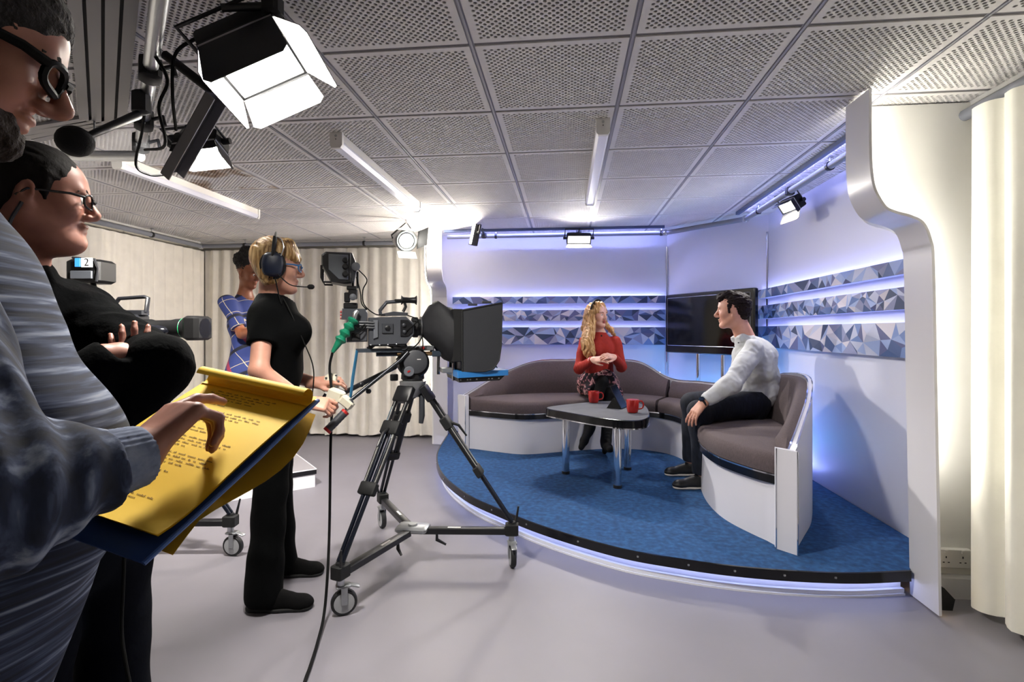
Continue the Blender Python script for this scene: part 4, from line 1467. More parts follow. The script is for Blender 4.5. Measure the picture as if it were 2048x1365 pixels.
h_ = (pq - pb_) * .4
MB().cyl(h_, Vector((h_.x, h_.y, CEIL - pb_.z - .004)), .005, seg=8).build('hanger_rod', STEEL, lp)
sa, sb_ = W(428, 185, 1.80), W(338, 345, 1.94)
sg = empty('metal_strut', sa, label='dark grey angled metal strut hanging below the large led panel', cat='strut')
Rs_ = frame(sb_ - sa, CD(.5, -.7, .4))
L_ = (sb_ - sa).length
MB().box((sb_ - sa) * .5, (L_, .006, .075), R=Rs_).build('web', mat('strut_grey', '55545a', .4, metal=.6), sg, smooth=False)
for s in (-1, 1):
    MB().box((sb_ - sa) * .5 + Rs_ @ Vector((0, .018, .0365 * s)), (L_, .036, .005), R=Rs_).build('flange', mat('strut_grey2', '8b8b90', .35, metal=.7), sg, smooth=False)
MB().cyl(Vector((0, 0, 0)), W(330, 110, 1.80) - sa, .016, seg=10).build('arm', MATTE, sg)
for pts, lb in (([(300, 95, 1.75), (335, 160, 1.8), (318, 215, 1.85), (330, 290, 2.0), (290, 300, 2.3)], 'black power cable looping behind the metal strut'),
                ([(425, 60, 1.7), (390, 78, 1.72), (350, 110, 1.75), (345, 190, 1.8), (352, 260, 1.95)], 'thin black cable between the large led panel and the pipe clamps'),
                ([(290, 205, 2.1), (285, 260, 2.2), (272, 330, 2.35), (300, 350, 2.4), (330, 350, 2.42)], 'black cable hanging under the pipe clamps')):
    MB().tube(spline([W(*p) for p in pts], 6), .006, 6).build('lamp_cable', WIREB, label=lb, cat='cable', group='lamp cables')
# foam microphone on its arm
mp_ = W(150, 283, 1.75)
mi = empty('boom_microphone', mp_, label='black foam covered microphone on a short arm clamped to the pipe', cat='microphone')
MB().sphere((0, 0, 0), (.055, .055, .05), 18).build('foam_windshield', mat('foam_black', '0a0a0c', .95, bump=.5, bscale=160), mi)
MB().tube([Vector((.03, 0, .01)), W(200, 262, 1.8) - mp_, W(275, 230, 2.0) - mp_], [.011, .013, .017], 10).build('arm', BLACK, mi)
MB().box(W(282, 205, 2.02) - mp_, (.06, .05, .09), bevel=.012).build('clamp', MATTE, mi)

# nest of parallel ceiling tracks with a bend
A0 = [G(262, 4, CEIL), G(243, 239, CEIL), G(70, 275, CEIL)]
A1 = [G(150, 4, CEIL), G(168, 233, CEIL), G(-10, 262, CEIL)]
ext = lambda q: [q[0] + (q[0] - q[1]) * .9] + q[1:]
trk = empty('ceiling_tracks', (A0[1].x, A0[1].y, CEIL), label='nest of parallel aluminium ceiling tracks with a bend over the standing men', cat='track')
to_ = trk.location.copy()
TR_M = mat('track_aluminium', '77757a', .4, metal=.5)
for k in range(4):
    a = k / 3
    P = [p.lerp(q, a) - to_ + Vector((0, 0, -.012)) for p, q in zip(ext(A0), ext(A1))]
    for i in range(2):
        d = P[i + 1] - P[i]
        nrm = Vector((-d.y, d.x, 0)).normalized() * .019
        q = [P[i] - nrm, P[i + 1] - nrm, P[i + 1] + nrm, P[i] + nrm]
        MB().rings([[p + Vector((0, 0, -.008)) for p in q], [p + Vector((0, 0, .008)) for p in q]]).build('track', TR_M, trk, smooth=False)
P0 = [p - to_ for p in ext(A0)]
P1 = [p - to_ for p in ext(A1)]
for i in range(2):
    q = [P0[i], P0[i + 1], P1[i + 1], P1[i]]
    MB().rings([[p + Vector((0, 0, -.004)) for p in q], [p + Vector((0, 0, -.002)) for p in q]]).build('backing', MATTE, trk, smooth=False)
# ================================================================== SMOOTH BODIES (distance fields -> one mesh)
def npv(p):
    return np.array([p[0], p[1], p[2]], dtype=np.float64)


class Sdf:
    def __init__(self):
        self.ops = []

    def add(self, op, fn, k, lo, hi):
        self.ops.append((op, fn, k, lo, hi))
        return self

    def bounds(self):
        lo = np.min([o[3] for o in self.ops if o[0] == 'u'], axis=0)
        hi = np.max([o[4] for o in self.ops if o[0] == 'u'], axis=0)
        return lo, hi

    # --- primitives
    def cone(self, a, b, ra, rb=None, k=.015, op='u'):
        a, b = npv(a), npv(b)
        rb = ra if rb is None else rb
        ba = b - a
        l2 = max(ba @ ba, 1e-12)

        def fn(P):
            t = np.clip(((P - a) @ ba) / l2, 0, 1)
            return np.linalg.norm(P - a - t[:, None] * ba, axis=1) - (ra + (rb - ra) * t)
        return self.add(op, fn, k, np.minimum(a - ra, b - rb), np.maximum(a + ra, b + rb))

    def chain(self, pts, rs, k=.015, op='u'):
        for i in range(len(pts) - 1):
            self.cone(pts[i], pts[i + 1], rs[i], rs[i + 1], k, op)
        return self

    def ell(self, c, r, R=None, k=.015, op='u'):
        c, r = npv(c), npv(r)
        M = np.array(R) if R is not None else np.eye(3)

        def fn(P):
            q = (P - c) @ M
            k0 = np.linalg.norm(q / r, axis=1)
            k1 = np.linalg.norm(q / (r * r), axis=1)
            return np.where(k0 < 1e-6, -r.min(), k0 * (k0 - 1) / np.maximum(k1, 1e-9))
        m = r.max() if R is not None else r
        return self.add(op, fn, k, c - m, c + m)

    def box(self, c, s, R=None, rad=.01, k=.015, op='u'):
        c, h = npv(c), npv(s) / 2 - rad
        M = np.array(R) if R is not None else np.eye(3)

        def fn(P):
            q = np.abs((P - c) @ M) - h
            return np.linalg.norm(np.maximum(q, 0), axis=1) + np.minimum(q.max(axis=1), 0) - rad
        m = np.linalg.norm(npv(s) / 2)
        return self.add(op, fn, k, c - m, c + m)

    def cut(self, p, n, k=.004):
        """keep the side the normal points away from"""
        p, n = npv(p), npv(Vector(n).normalized())
        return self.add('i', lambda P: (P - p) @ n, k, None, None)

    def wave(self, fn, lo=None, hi=None):
        return self.add('w', fn, 0, lo, hi)

    def sub(self, other, k=.01):
        lo, hi = other.bounds()
        return self.add('u', other.eval, k, lo, hi)

    def eval(self, P):
        d = np.full(len(P), .25)
        for op, fn, k, lo, hi in self.ops:
            if lo is not None:
                m = k + .05
                idx = np.nonzero(np.all((P > lo - m) & (P < hi + m), axis=1))[0]
                if len(idx) == 0:
                    continue
                Q = P[idx]
            else:
                idx = slice(None)
                Q = P
            v = fn(Q)
            a = d[idx]
            if op == 'u':
                h = np.clip(.5 + .5 * (v - a) / k, 0, 1)
                d[idx] = v + (a - v) * h - k * h * (1 - h)
            elif op == 's':
                v = -v
                h = np.clip(.5 - .5 * (v - a) / k, 0, 1)
                d[idx] = v + (a - v) * h + k * h * (1 - h)
            elif op == 'i':
                h = np.clip(.5 - .5 * (v - a) / k, 0, 1)
                d[idx] = v + (a - v) * h + k * h * (1 - h)
            elif op == 'w':
                d[idx] = a + v
        return d

    def mesh(self, name, h, mats, origin=(0, 0, 0), mat_fn=None):
        lo, hi = self.bounds()
        lo = lo - 3 * h
        B = 4
        nb = np.ceil((hi + 3 * h - lo) / (B * h)).astype(int)
        g = np.stack(np.meshgrid(*[np.arange(n) for n in nb], indexing='ij'), -1).reshape(-1, 3)
        cen = lo + (g + .5) * B * h
        dv = np.concatenate([self.eval(c) for c in np.array_split(cen, max(1, len(cen) // 200000))])
        act = g[np.abs(dv) < B * h * 1.15 + .002]
        off = np.stack(np.meshgrid(*[np.arange(B + 1)] * 3, indexing='ij'), -1).reshape(-1, 3)
        samp = (act[:, None, :] * B + off[None]).reshape(-1, 3)
        val = np.concatenate([self.eval(lo + c * h) for c in np.array_split(samp, max(1, len(samp) // 300000))])
        val = val.reshape(len(act), B + 1, B + 1, B + 1)
        cor = [(i, j, k) for i in (0, 1) for j in (0, 1) for k in (0, 1)]
        cv = np.stack([val[:, i:B + i, j:B + j, k:B + k] for i, j, k in cor], -1).reshape(-1, 8)
        co = np.stack(np.meshgrid(*[np.arange(B)] * 3, indexing='ij'), -1).reshape(-1, 3)
        cell = (act[:, None, :] * B + co[None]).reshape(-1, 3)
        ins = cv < 0
        mix = ins.any(1) & ~ins.all(1)
        cv, cell, ins = cv[mix], cell[mix], ins[mix]
        pos = np.zeros((len(cell), 3))
        cnt = np.zeros(len(cell))
        ca = np.array(cor, float)
        for a in range(8):
            for b in range(a + 1, 8):
                if np.abs(ca[a] - ca[b]).sum() != 1:
                    continue
                m = ins[:, a] != ins[:, b]
                t = cv[m, a] / (cv[m, a] - cv[m, b])
                pos[m] += ca[a] + t[:, None] * (ca[b] - ca[a])
                cnt[m] += 1
        verts = lo + (cell + pos / cnt[:, None]) * h
        D = (nb * B + 2).astype(np.int64)
        key = (cell[:, 0] * D[1] + cell[:, 1]) * D[2] + cell[:, 2]
        order = np.argsort(key)
        sk = key[order]

        def find(c):
            kk = (c[:, 0] * D[1] + c[:, 1]) * D[2] + c[:, 2]
            p = np.clip(np.searchsorted(sk, kk), 0, len(sk) - 1)
            return np.where(sk[p] == kk, order[p], -1)
        quads = []
        for ax, cb in ((0, 4), (1, 2), (2, 1)):
            m = ins[:, 0] != ins[:, cb]
            c = cell[m]
            u, v = np.zeros(3, int), np.zeros(3, int)
            u[(ax + 1) % 3] = 1
            v[(ax + 2) % 3] = 1
            q = np.stack([find(c), find(c - u), find(c - u - v), find(c - v)], 1)
            fl = ins[m, 0]
            q[~fl] = q[~fl][:, ::-1]
            quads.append(q[(q >= 0).all(1)])
        quads = np.concatenate(quads)
        me = bpy.data.meshes.new(name)
        vv = verts - npv(origin)
        me.vertices.add(len(vv))
        me.vertices.foreach_set('co', vv.ravel())
        me.loops.add(len(quads) * 4)
        me.loops.foreach_set('vertex_index', quads.ravel().astype(np.int32))
        me.polygons.add(len(quads))
        me.polygons.foreach_set('loop_start', np.arange(0, len(quads) * 4, 4, dtype=np.int32))
        me.polygons.foreach_set('use_smooth', np.ones(len(quads), bool))
        for m in mats:
            me.materials.append(m)
        if mat_fn is not None:
            fc = verts[quads].mean(1)
            me.polygons.foreach_set('material_index', mat_fn(fc).astype(np.int32))
        me.update()
        me.validate()
        return me


def body_obj(sdf, name, h, m, parent=None, origin=None, mat_fn=None, **tags):
    mats = m if isinstance(m, list) else [m]
    org = origin if origin is not None else (parent.location if parent else Vector())
    o = obj(name, sdf.mesh(name, h, mats, org, mat_fn), parent, **tags)
    if parent is None:
        o.location = org
    return o


def folds(amp, freq, seed, lo=None, hi=None, aniso=(1, 1, 1)):
    rng = np.random.RandomState(seed)
    dirs = rng.normal(size=(5, 3)) * np.array(aniso)
    dirs /= np.linalg.norm(dirs, axis=1)[:, None]
    fr = freq * rng.uniform(.6, 1.5, 5)
    ph = rng.uniform(0, 6.28, 5)

    def fn(P):
        w = np.zeros(len(P))
        q = P + .02 * np.sin(P[:, [1, 2, 0]] * freq * .7 + 1.3)
        for d, f, p in zip(dirs, fr, ph):
            w += np.sin((q @ d) * f + p)
        return amp * w / 2.2
    return fn, lo, hi


# ---------------- anatomy
def add_head(S, R, o, s=1.0, jaw=1.0, neck_to=None, neck_r=(.055, .06), nose=1.0, female=False):
    """R columns: face forward x, left y, up z.  o: centre of the head between the ears"""
    o = Vector(o)
    L = lambda x, y, z: o + R @ (Vector((x, y, z)) * s)
    E = lambda c, r, k=.015, op='u', RR=None: S.ell(L(*c), tuple(v * s for v in r), R @ RR if RR is not None else R, k, op)
    E((-.014, 0, .034), (.100, .077, .086))
    E((.018, 0, .030), (.076, .068, .078), .02)
    E((.026, 0, -.035), (.060, .058 * jaw, .080), .03)
    for y in (-1, 1):
        S.cone(L(-.012, .050 * jaw * y, -.045), L(.058, .020 * jaw * y, -.098), .022 * s, .018 * s, .03)
        E((.056, .040 * y, -.022), (.028, .024, .030), .02)
    E((.070, 0, -.100), (.022, .022 * jaw, .019), .018)
    S.cone(L(.078, -.030, .020), L(.078, .030, .020), (.012 if female else .014) * s, None, .018)
    for y in (-1, 1):
        E((.094, .032 * y, -.001), (.016, .021, .012), .010, 's')
        E((.074, .031 * y, -.002), (.0145, .0165, .0125), .004)
    S.cone(L(.090, 0, .008), L(.110 * nose, 0, -.028), .0085 * s, .0115 * s, .010)
    E((.100 * nose, 0, -.036), (.016, .0125, .009), .006)
    for y in (-1, 1):
        E((.094, .0125 * y, -.037), (.011, .0085, .008), .006)
    E((.084, 0, -.060), (.013, .023, .0075), .006)
    E((.082, 0, -.073), (.012, .020, .0075), .006)
    S.cone(L(.097, -.022, -.0665), L(.097, .022, -.0665), .0022 * s, None, .004, 's')
    for y in (-1, 1):
        RR = Matrix.Rotation(.25 * y, 3, 'Z') @ Matrix.Rotation(.18, 3, 'Y')
        E((-.010, .078 * y, -.004), (.019, .008, .031), .006, 'u', RR)
        E((-.006, .086 * y, .0), (.010, .006, .018), .004, 's', RR)
        E((-.004, .074 * y, -.032), (.010, .007, .010), .006)
    if neck_to is not None:
        S.cone(L(-.022, 0, -.050), neck_to, neck_r[0] * s, neck_r[1] * s, .03)
    return L


def eyes(L, R, s, parent, iris='4a3424'):
    wm = mat('eye_white', 'd9d4cf', .2)
    im = mat('iris_' + iris, iris, .15)
    for y in (-1, 1):
        c = L(.0775, .031 * y, -.001) - parent.location
        mb = MB().use(wm).sphere(c, .0125 * s, 14)
        mb.use(im).sphere(c + R @ Vector((.0088 * s, 0, 0)), (.0048 * s, .006 * s, .006 * s), 10, R)
        mb.build('eye', None, parent)


def brows(L, parent, m, s=1.0):
    for y in (-1, 1):
        MB().tube([L(.0935, .014 * y, .019) - parent.location, L(.0925, .030 * y, .0245) - parent.location, L(.080, .048 * y, .019) - parent.location], [.004 * s, .0042 * s, .0022 * s], 6).build('eyebrow', m, parent)


def add_hand(S, wrist, xdir, zdir, side, curls, spread=.12, thumb=(.6, .5, .4), s=1.0, flat=1.0):
    """xdir along the hand, zdir out of the back of the hand; side +1 puts the thumb on +y"""
    R = frame(xdir, zdir)
    w = Vector(wrist)
    L = lambda x, y, z: w + R @ (Vector((x, y * side, z)) * s)
    S.cone(L(-.035, 0, 0), L(.012, 0, 0), .026 * s, .027 * s, .012)
    for y0, y1 in ((.027, .033), (.009, .012), (-.010, -.009), (-.024, -.029)):
        S.cone(L(.012, y0 * .7, 0), L(.088, y1, .002 if abs(y1) < .02 else 0), .0165 * s, .0125 * s, .012)
    S.ell(L(.035, .026, -.008), (.034 * s, .017 * s, .017 * s), R, .012)
    lens = [(.044, .026, .021), (.049, .030, .022), (.046, .028, .021), (.037, .021, .019)]
    ys = (.031, .0105, -.0095, -.0285)
    for i in range(4):
        p = Vector((.088, ys[i], .001))
        a = spread * (1.5 - i) * .5
        c = curls[i]
        ang = 0.0
        r = (.0098, .0088, .0078, .0068) if i < 3 else (.0086, .0078, .007, .0062)
        pts = [p.copy()]
        for j, ln in enumerate(lens[i]):
            ang += c[j] if hasattr(c, '__len__') else c * (1, 1.15, .8)[j]
            p = p + Vector((math.cos(ang) * math.cos(a), math.sin(a) * math.cos(ang), -math.sin(ang))) * ln
            pts.append(p.copy())
        for j in range(3):
            S.cone(L(*pts[j]), L(*pts[j + 1]), r[j] * s, r[j + 1] * s, .004)
    t0, t1, t2 = thumb
    p = Vector((.018, .028, -.006))
    dirs = [Vector((math.cos(t0), math.sin(t0), -.25)), Vector((math.cos(t0 - t1), math.sin(t0 - t1), -.3)), Vector((math.cos(t0 - t1 - t2), math.sin(t0 - t1 - t2), -.3))]
    pts = [p]
    for d, ln in zip(dirs, (.042, .034, .026)):
        pts.append(pts[-1] + d.normalized() * ln)
    rr = (.0135, .0112, .0100, .0082)
    for j in range(3):
        S.cone(L(*pts[j]), L(*pts[j + 1]), rr[j] * s, rr[j + 1] * s, .006)
    return L


SKIN_A = ramp_mat('skin_fair', [(.3, 'c48d78'), (.6, 'd39c86'), (.8, 'dba892')], nscale=14, rough=.5, detail=5, bump=.02)
SKIN_P = ramp_mat('skin_pale', [(.3, 'dba694'), (.6, 'e6b7a4'), (.8, 'ecc2b0')], nscale=14, rough=.48, detail=5, bump=.02)
SKIN_D = ramp_mat('skin_brown', [(.3, '7a452c'), (.6, '8f5538'), (.8, '9a6043')], nscale=14, rough=.45, detail=5, bump=.02)
SKIN_R = ramp_mat('skin_ruddy', [(.3, '8f5f50'), (.55, 'a06c5b'), (.8, 'ad7967')], nscale=18, rough=.5, detail=6, bump=.05)
for m_ in (SKIN_A, SKIN_P, SKIN_D, SKIN_R):
    b_ = m_.node_tree.nodes['Principled BSDF']
    b_.inputs['Subsurface Weight'].default_value = .12
    b_.inputs['Subsurface Radius'].default_value = (.6, .25, .12)
    b_.inputs['Subsurface Scale'].default_value = .01


def shoe(name, ankle, toe_dir, parent, m, sole_m, length=.27, foot_z=0.0, heel=.0, white_line=False, h=.005):
    """closed shoe standing on z = foot_z, ankle above its heel part"""
    d = Vector(toe_dir)
    d.z = 0
    d.normalize()
    a = Vector((ankle[0], ankle[1], foot_z))
    R = frame(d, (0, 0, 1))
    L = lambda x, y, z: a + R @ Vector((x, y, z))
    S = Sdf()
    k = length / .27
    S.cone(L(-.045 * k, 0, .035), L(.05 * k, 0, .035), .036, .038, .02)
    S.cone(L(.05 * k, 0, .032), L(.165 * k, 0, .026), .042, .036, .02)
    S.ell(L(.16 * k, 0, .026), (.055 * k, .042, .026), R, .02)
    S.cone(L(-.012, 0, .045), L(-.012, 0, .115), .038, .040, .03)
    S.cone(L(0, 0, .08), L(.10 * k, 0, .045), .03, .028, .02)
    S.cut(L(0, 0, .012), (0, 0, -1))
    S.cut(L(-.012, 0, .115), (0, 0, 1))
    o = body_obj(S, name, h, m, parent)
    T = Sdf()
    T.cone(L(-.045 * k, 0, .012), L(.06 * k, 0, .012), .04, .042, .02)
    T.cone(L(.06 * k, 0, .012), L(.170 * k, 0, .012), .043, .042, .02)
    T.cut(L(0, 0, .002), (0, 0, -1))
    T.cut(L(0, 0, .018), (0, 0, 1))
    so_ = body_obj(T, 'sole', h, sole_m, None, parent.location)
    so_.parent = o
    so_.matrix_parent_inverse = Matrix.Identity(4)
    so_.location = (0, 0, 0)
    lc = MB()
    for i in range(4):
        x = .045 + i * .022
        z = .098 - i * .014
        lc.tube([L(x, -.022, z - .012) - parent.location, L(x + .004, 0, z + .002) - parent.location, L(x, .022, z - .012) - parent.location], .0025, 6)
    lc.build('laces', MATTE, o)
    return o
# ================================================================== PEOPLE
def econe(S, a, b, ra, rb, R, asp, k=.04, op='u'):
    """tapered trunk piece whose depth (R's x) is asp times its half width"""
    a, b = npv(a), npv(b)
    M = np.array(R)
    sc = np.array([1 / asp, 1, 1])
    A, B_ = (a @ M) * sc, (b @ M) * sc
    ba = B_ - A
    l2 = max(ba @ ba, 1e-12)

    def fn(P):
        q = (P @ M) * sc
        t = np.clip(((q - A) @ ba) / l2, 0, 1)
        return (np.linalg.norm(q - A - t[:, None] * ba, axis=1) - (ra + (rb - ra) * t)) * min(1, asp)
    m = max(ra, rb) * max(1, asp)
    return S.add(op, fn, k, np.minimum(a, b) - m, np.maximum(a, b) + m)


UPV = Vector((0, 0, 1))
JERSEY_BLACK = mat('black_jersey', '050607', .95, spec=.1, bump=.25, bscale=60)
WOOL_BLACK = mat('black_wool', '030405', 1.0, spec=.06, bump=.5, bscale=90)
TROUSER_BLACK = mat('black_trousers', '040506', .95, spec=.1, bump=.3, bscale=50)
NAVY = mat('navy_trousers', '060912', .95, spec=.1, bump=.3, bscale=60)
JEANS = ramp_mat('dark_jeans', [(.3, '0c101b'), (.6, '151b29'), (.8, '20283a')], nscale=60, rough=.85, bump=.3, scale=(1, 1, .2))


def glasses(L, R, s, parent, m, lens_tint=False, thick=.0028, square=True):
    g = None
    for y in (-1, 1):
        c = Vector((.103, .032 * y, -.004))
        ring = []
        for k in range(21):
            a = 2 * math.pi * k / 20
            cx, sx = math.cos(a), math.sin(a)
            ring.append(L(c.x - .010 * abs(cx) * (1 if cx * y > 0 else 0), c.y + .025 * math.copysign(abs(cx) ** .7, cx), c.z + .017 * math.copysign(abs(sx) ** .7, sx)) - parent.location)
        o = MB().tube(ring, thick, 6, cap=False).build('glasses_rim', m, g if g else parent)
        if g is None:
            g = o
            o.name = 'glasses'
    MB().tube([L(.106, -.008, .002) - parent.location, L(.109, 0, .005) - parent.location, L(.106, .008, .002) - parent.location], thick, 6).build('bridge', m, g)
    for y in (-1, 1):
        MB().tube([L(.094, .058 * y, .004) - parent.location, L(.07, .073 * y, .006) - parent.location, L(-.005, .081 * y, .004) - parent.location, L(-.025, .080 * y, -.014) - parent.location], [thick * 1.3, thick * 1.2, thick, thick], 6).build('temple', m, g)
    return g


# ------------------------------------------------------------------ camera operator in black, with headset
def person_operator():
    d = 2.45
    f = CD(.93, .36, 0).normalized()
    R = frame(f, UPV)
    left = R @ Vector((0, 1, 0))
    hip = Vector((-1.405, 2.385, .92))
    root_loc = Vector((-1.40, 2.38, 0))
    head = W(553, 533, 2.46)
    Rh = frame(CD(.92, .38, -.05), UPV)
    neckb = W(540, 610, 2.47)
    chest = W(556, 668, 2.48)
    waist = W(557, 735, 2.49)
    shR, shL = W(528, 634, 2.36), W(545, 630, 2.62)
    elR, wrR = W(518, 742, 2.26), W(612, 806, 2.30)
    elL, wrL = W(560, 748, 2.72), W(632, 766, 2.60)
    kneeR, ankR = W(541, 985, 2.40), Vector((-1.350, 2.215, .09))
    kneeL, ankL = W(553, 965, 2.62), Vector((-1.455, 2.535, .09))
    S = Sdf()
    L = add_head(S, Rh, head, 1.05, .94, neckb, (.046, .05), 1.0, True)
    S.chain([shR, elR, wrR], [.044, .040, .027], .02)
    S.chain([shL, elL, wrL], [.044, .040, .027], .02)
    econe(S, chest, neckb + Vector((0, 0, -.03)), .12, .06, R, .7)
    econe(S, hip, waist, .13, .115, R, .7)
    econe(S, waist, chest, .115, .125, R, .72)
    for a, k_, an, o_ in ((hip - left * .07, kneeR, ankR, 0), (hip + left * .07, kneeL, ankL, 0)):
        S.chain([a, k_, an], [.075, .05, .035], .02)
    # near hand grips the thumb rocker, far hand holds the focus wheel
    add_hand(S, wrR, CD(.95, .1, -.12), CD(-.1, -.6, .75), 1, [(.5, .9, .6), (.7, 1.0, .7), (.8, 1.1, .7), (.9, 1.1, .8)], .1, (.5, .2, .2), .95)
    add_hand(S, wrL, CD(.9, .05, .18), CD(0, -.5, .85), -1, [(.4, .6, .4), (.5, .7, .5), (.6, .8, .5), (.7, .8, .5)], .1, (.7, .5, .3), .95)
    p = body_obj(S, 'person', .0055, SKIN_A, None, root_loc, label='camera operator in black t-shirt and trousers wearing a headset, standing at the camera', cat='person', group='people in the studio')
    eyes(L, Rh, 1.05, p, '3c5a78')
    brows(L, p, mat('brow_blonde', '8a6a42', .8))
    # t-shirt
    T = Sdf()
    econe(T, hip + Vector((0, 0, .0)), waist, .145, .128, R, .74, .05)
    econe(T, waist, chest, .128, .14, R, .78, .05)
    econe(T, chest, chest + Vector((0, 0, .09)) - f * .02, .14, .12, R, .72, .05)
    econe(T, chest + Vector((0, 0, .09)) - f * .02, neckb - Vector((0, 0, .09)) - f * .01, .115, .08, R, .75, .05)
    for s in (-1, 1):
        T.ell(chest + f * .075 + left * .06 * s + Vector((0, 0, .01)), (.075, .07, .075), R, .05)
    T.cone(shR + left * .05, shR - left * .0, .07, .062, .04)
    T.cone(shL - left * .05, shL, .07, .062, .04)
    for a, b in ((shR, elR), (shL, elL)):
        u = Sdf()
        q = a.lerp(b, .62)
        u.cone(a, q, .064, .058, .02)
        u.cut(a.lerp(b, .52), b - a)
        T.sub(u, .025)
    T.cut(hip + Vector((0, 0, -.02)), (0, 0, -1))
    n_ = Sdf()
    T.cone(neckb + f * .005 - Vector((0, 0, .012)), neckb + Vector((0, 0, .08)) + f * .04, .066, .10, .006, 's')
    T.wave(*folds(.0035, 38, 4, aniso=(1, 1, .5)))
    body_obj(T, 'tshirt', .007, JERSEY_BLACK, p)
    # trousers
    Q = Sdf()
    econe(Q, hip + Vector((0, 0, .06)), hip - Vector((0, 0, .06)), .138, .15, R, .78, .05)
    for a, k_, an in ((hip - left * .075 + Vector((0, 0, -.04)), kneeR, ankR), (hip + left * .075 + Vector((0, 0, -.04)), kneeL, ankL)):
        u = Sdf()
        u.chain([a, k_, an + Vector((-.01, 0, -.03))], [.098, .072, .082], .03)
        u.cut(Vector((0, 0, .035)), (0, 0, -1))
        Q.sub(u, .03)
    Q.cut(hip + Vector((0, 0, .05)), (0, 0, 1))
    Q.wave(*folds(.004, 30, 9, aniso=(1, 1, .7)))
    body_obj(Q, 'trousers', .008, TROUSER_BLACK, p)
    sm, sl = mat('black_trainer', '060607', .85, spec=.15, bump=.3, bscale=120), mat('trainer_sole', '101112', .7)
    shoe('shoe', ankR + f * .0, CD(1, .05, 0), p, sm, sl, .27)
    shoe('shoe', ankL, CD(1, .05, 0), p, sm, sl, .27)
    # blonde bob
    H = Sdf()
    E = lambda c, r, k=.02, op='u': H.ell(L(*c), tuple(v * 1.05 for v in r), Rh, k, op)
    E((-.014, 0, .046), (.100, .086, .088))
    E((-.042, 0, -.02), (.058, .078, .085), .03)
    for y in (-1, 1):
        E((-.02, .062 * y, -.02), (.052, .030, .070), .02)
        H.cone(L(.03, .05 * y, .08), L(.078, .052 * y, .032), .028, .014, .02)
    H.cone(L(.045, -.02, .10), L(.085, .03, .045), .03, .018, .02)
    H.cut(L(-.05, 0, -.098), Rh @ Vector((.25, 0, -1)))
    H.cut(L(-.085, 0, -.035), Rh @ Vector((-.85, 0, -.55)), .012)
    E((.095, 0, -.03), (.075, .066, .062), .012, 's')
    H.wave(lambda P: .0022 * np.sin(((P - npv(head)) @ npv(f)) * 330 + ((P - npv(head)) @ npv(left)) * 260 + 2 * np.sin((P[:, 2]) * 30)))
    body_obj(H, 'hair', .0045, ramp_mat('blonde_streaked_hair', [(.3, '4a3018'), (.45, '9c7440'), (.6, 'd3b078'), (.8, 'e8cf9c')], scale=(16, 16, 2.2), nscale=4.5, rough=.45, detail=4, bump=.3), p)
    glasses(L, Rh, 1.05, p, mat('blue_frames', '3b76b0', .3), thick=.0032)
    # headset is a thing of its own
    hs = empty('headset', head, label='dark blue over-ear headset with boom microphone on the camera operator', cat='headset')
    ho_ = hs.location.copy()
    NAVYPL = mat('headset_navy', '131d33', .45)
    for y in (-1, 1):
        u = Sdf()
        u.ell(L(-.012, .094 * y, -.004), (.046, .026, .056), Rh, .01)
        u.box(L(-.012, .094 * y, -.004), (.078, .034, .098), Rh, .016, .012)
        c_ = body_obj(u, 'ear_cup', .004, NAVYPL, None, ho_)
        c_.parent = hs
        c_.location = (0, 0, 0)
        MB().tube([L(-.012 + .044 * math.cos(a), .076 * y, -.004 + .056 * math.sin(a)) - ho_ for a in [k * math.pi / 10 for k in range(21)]], .011, 8, cap=False).build('ear_cushion', MATTE, hs)
        MB().tube([L(-.012, .108 * y, .03) - ho_, L(-.010, .106 * y, .075) - ho_, L(-.008, .088 * y, .115) - ho_], [.008, .011, .011], 8, flat=(1.4, .6)).build('slider', MATTE, hs)
        MB().tube(spline([L(.02, .112 * y, .035) - ho_, L(.028, .11 * y, .075) - ho_, L(.015, .10 * y, .11) - ho_, L(-.005, .095 * y, .118) - ho_], 5), .0025, 6).build('lead', STEEL, hs)
    MB().tube([L(-.008, .098 * math.cos(a), .035 + .105 * math.sin(a)) - ho_ for a in [math.pi * k / 16 for k in range(2, 15)]], .012, 8, flat=(.45, 1.4)).build('headband', MATTE, hs)
    bm_ = [L(.01, -.108, -.045), L(.06, -.095, -.085), L(.11, -.06, -.088), L(.135, -.045, -.086)]
    MB().tube([p_ - ho_ for p_ in spline(bm_, 6)], .0028, 6).build('boom', MATTE, hs)
    MB().sphere(L(.148, -.042, -.084) - ho_, (.018, .013, .013), 12).build('mic_foam', mat('foam_black', '0a0a0c', .95), hs)
    cb = [L(.0, -.10, -.06), L(.03, -.10, -.17), W(568, 600, 2.38), W(610, 690, 2.40), W(627, 740, 2.40), W(624, 800, 2.42)]
    MB().tube([p_ - ho_ for p_ in spline(cb, 8)], .0028, 6).build('cable', WIREB, hs)
    return p


person_operator()


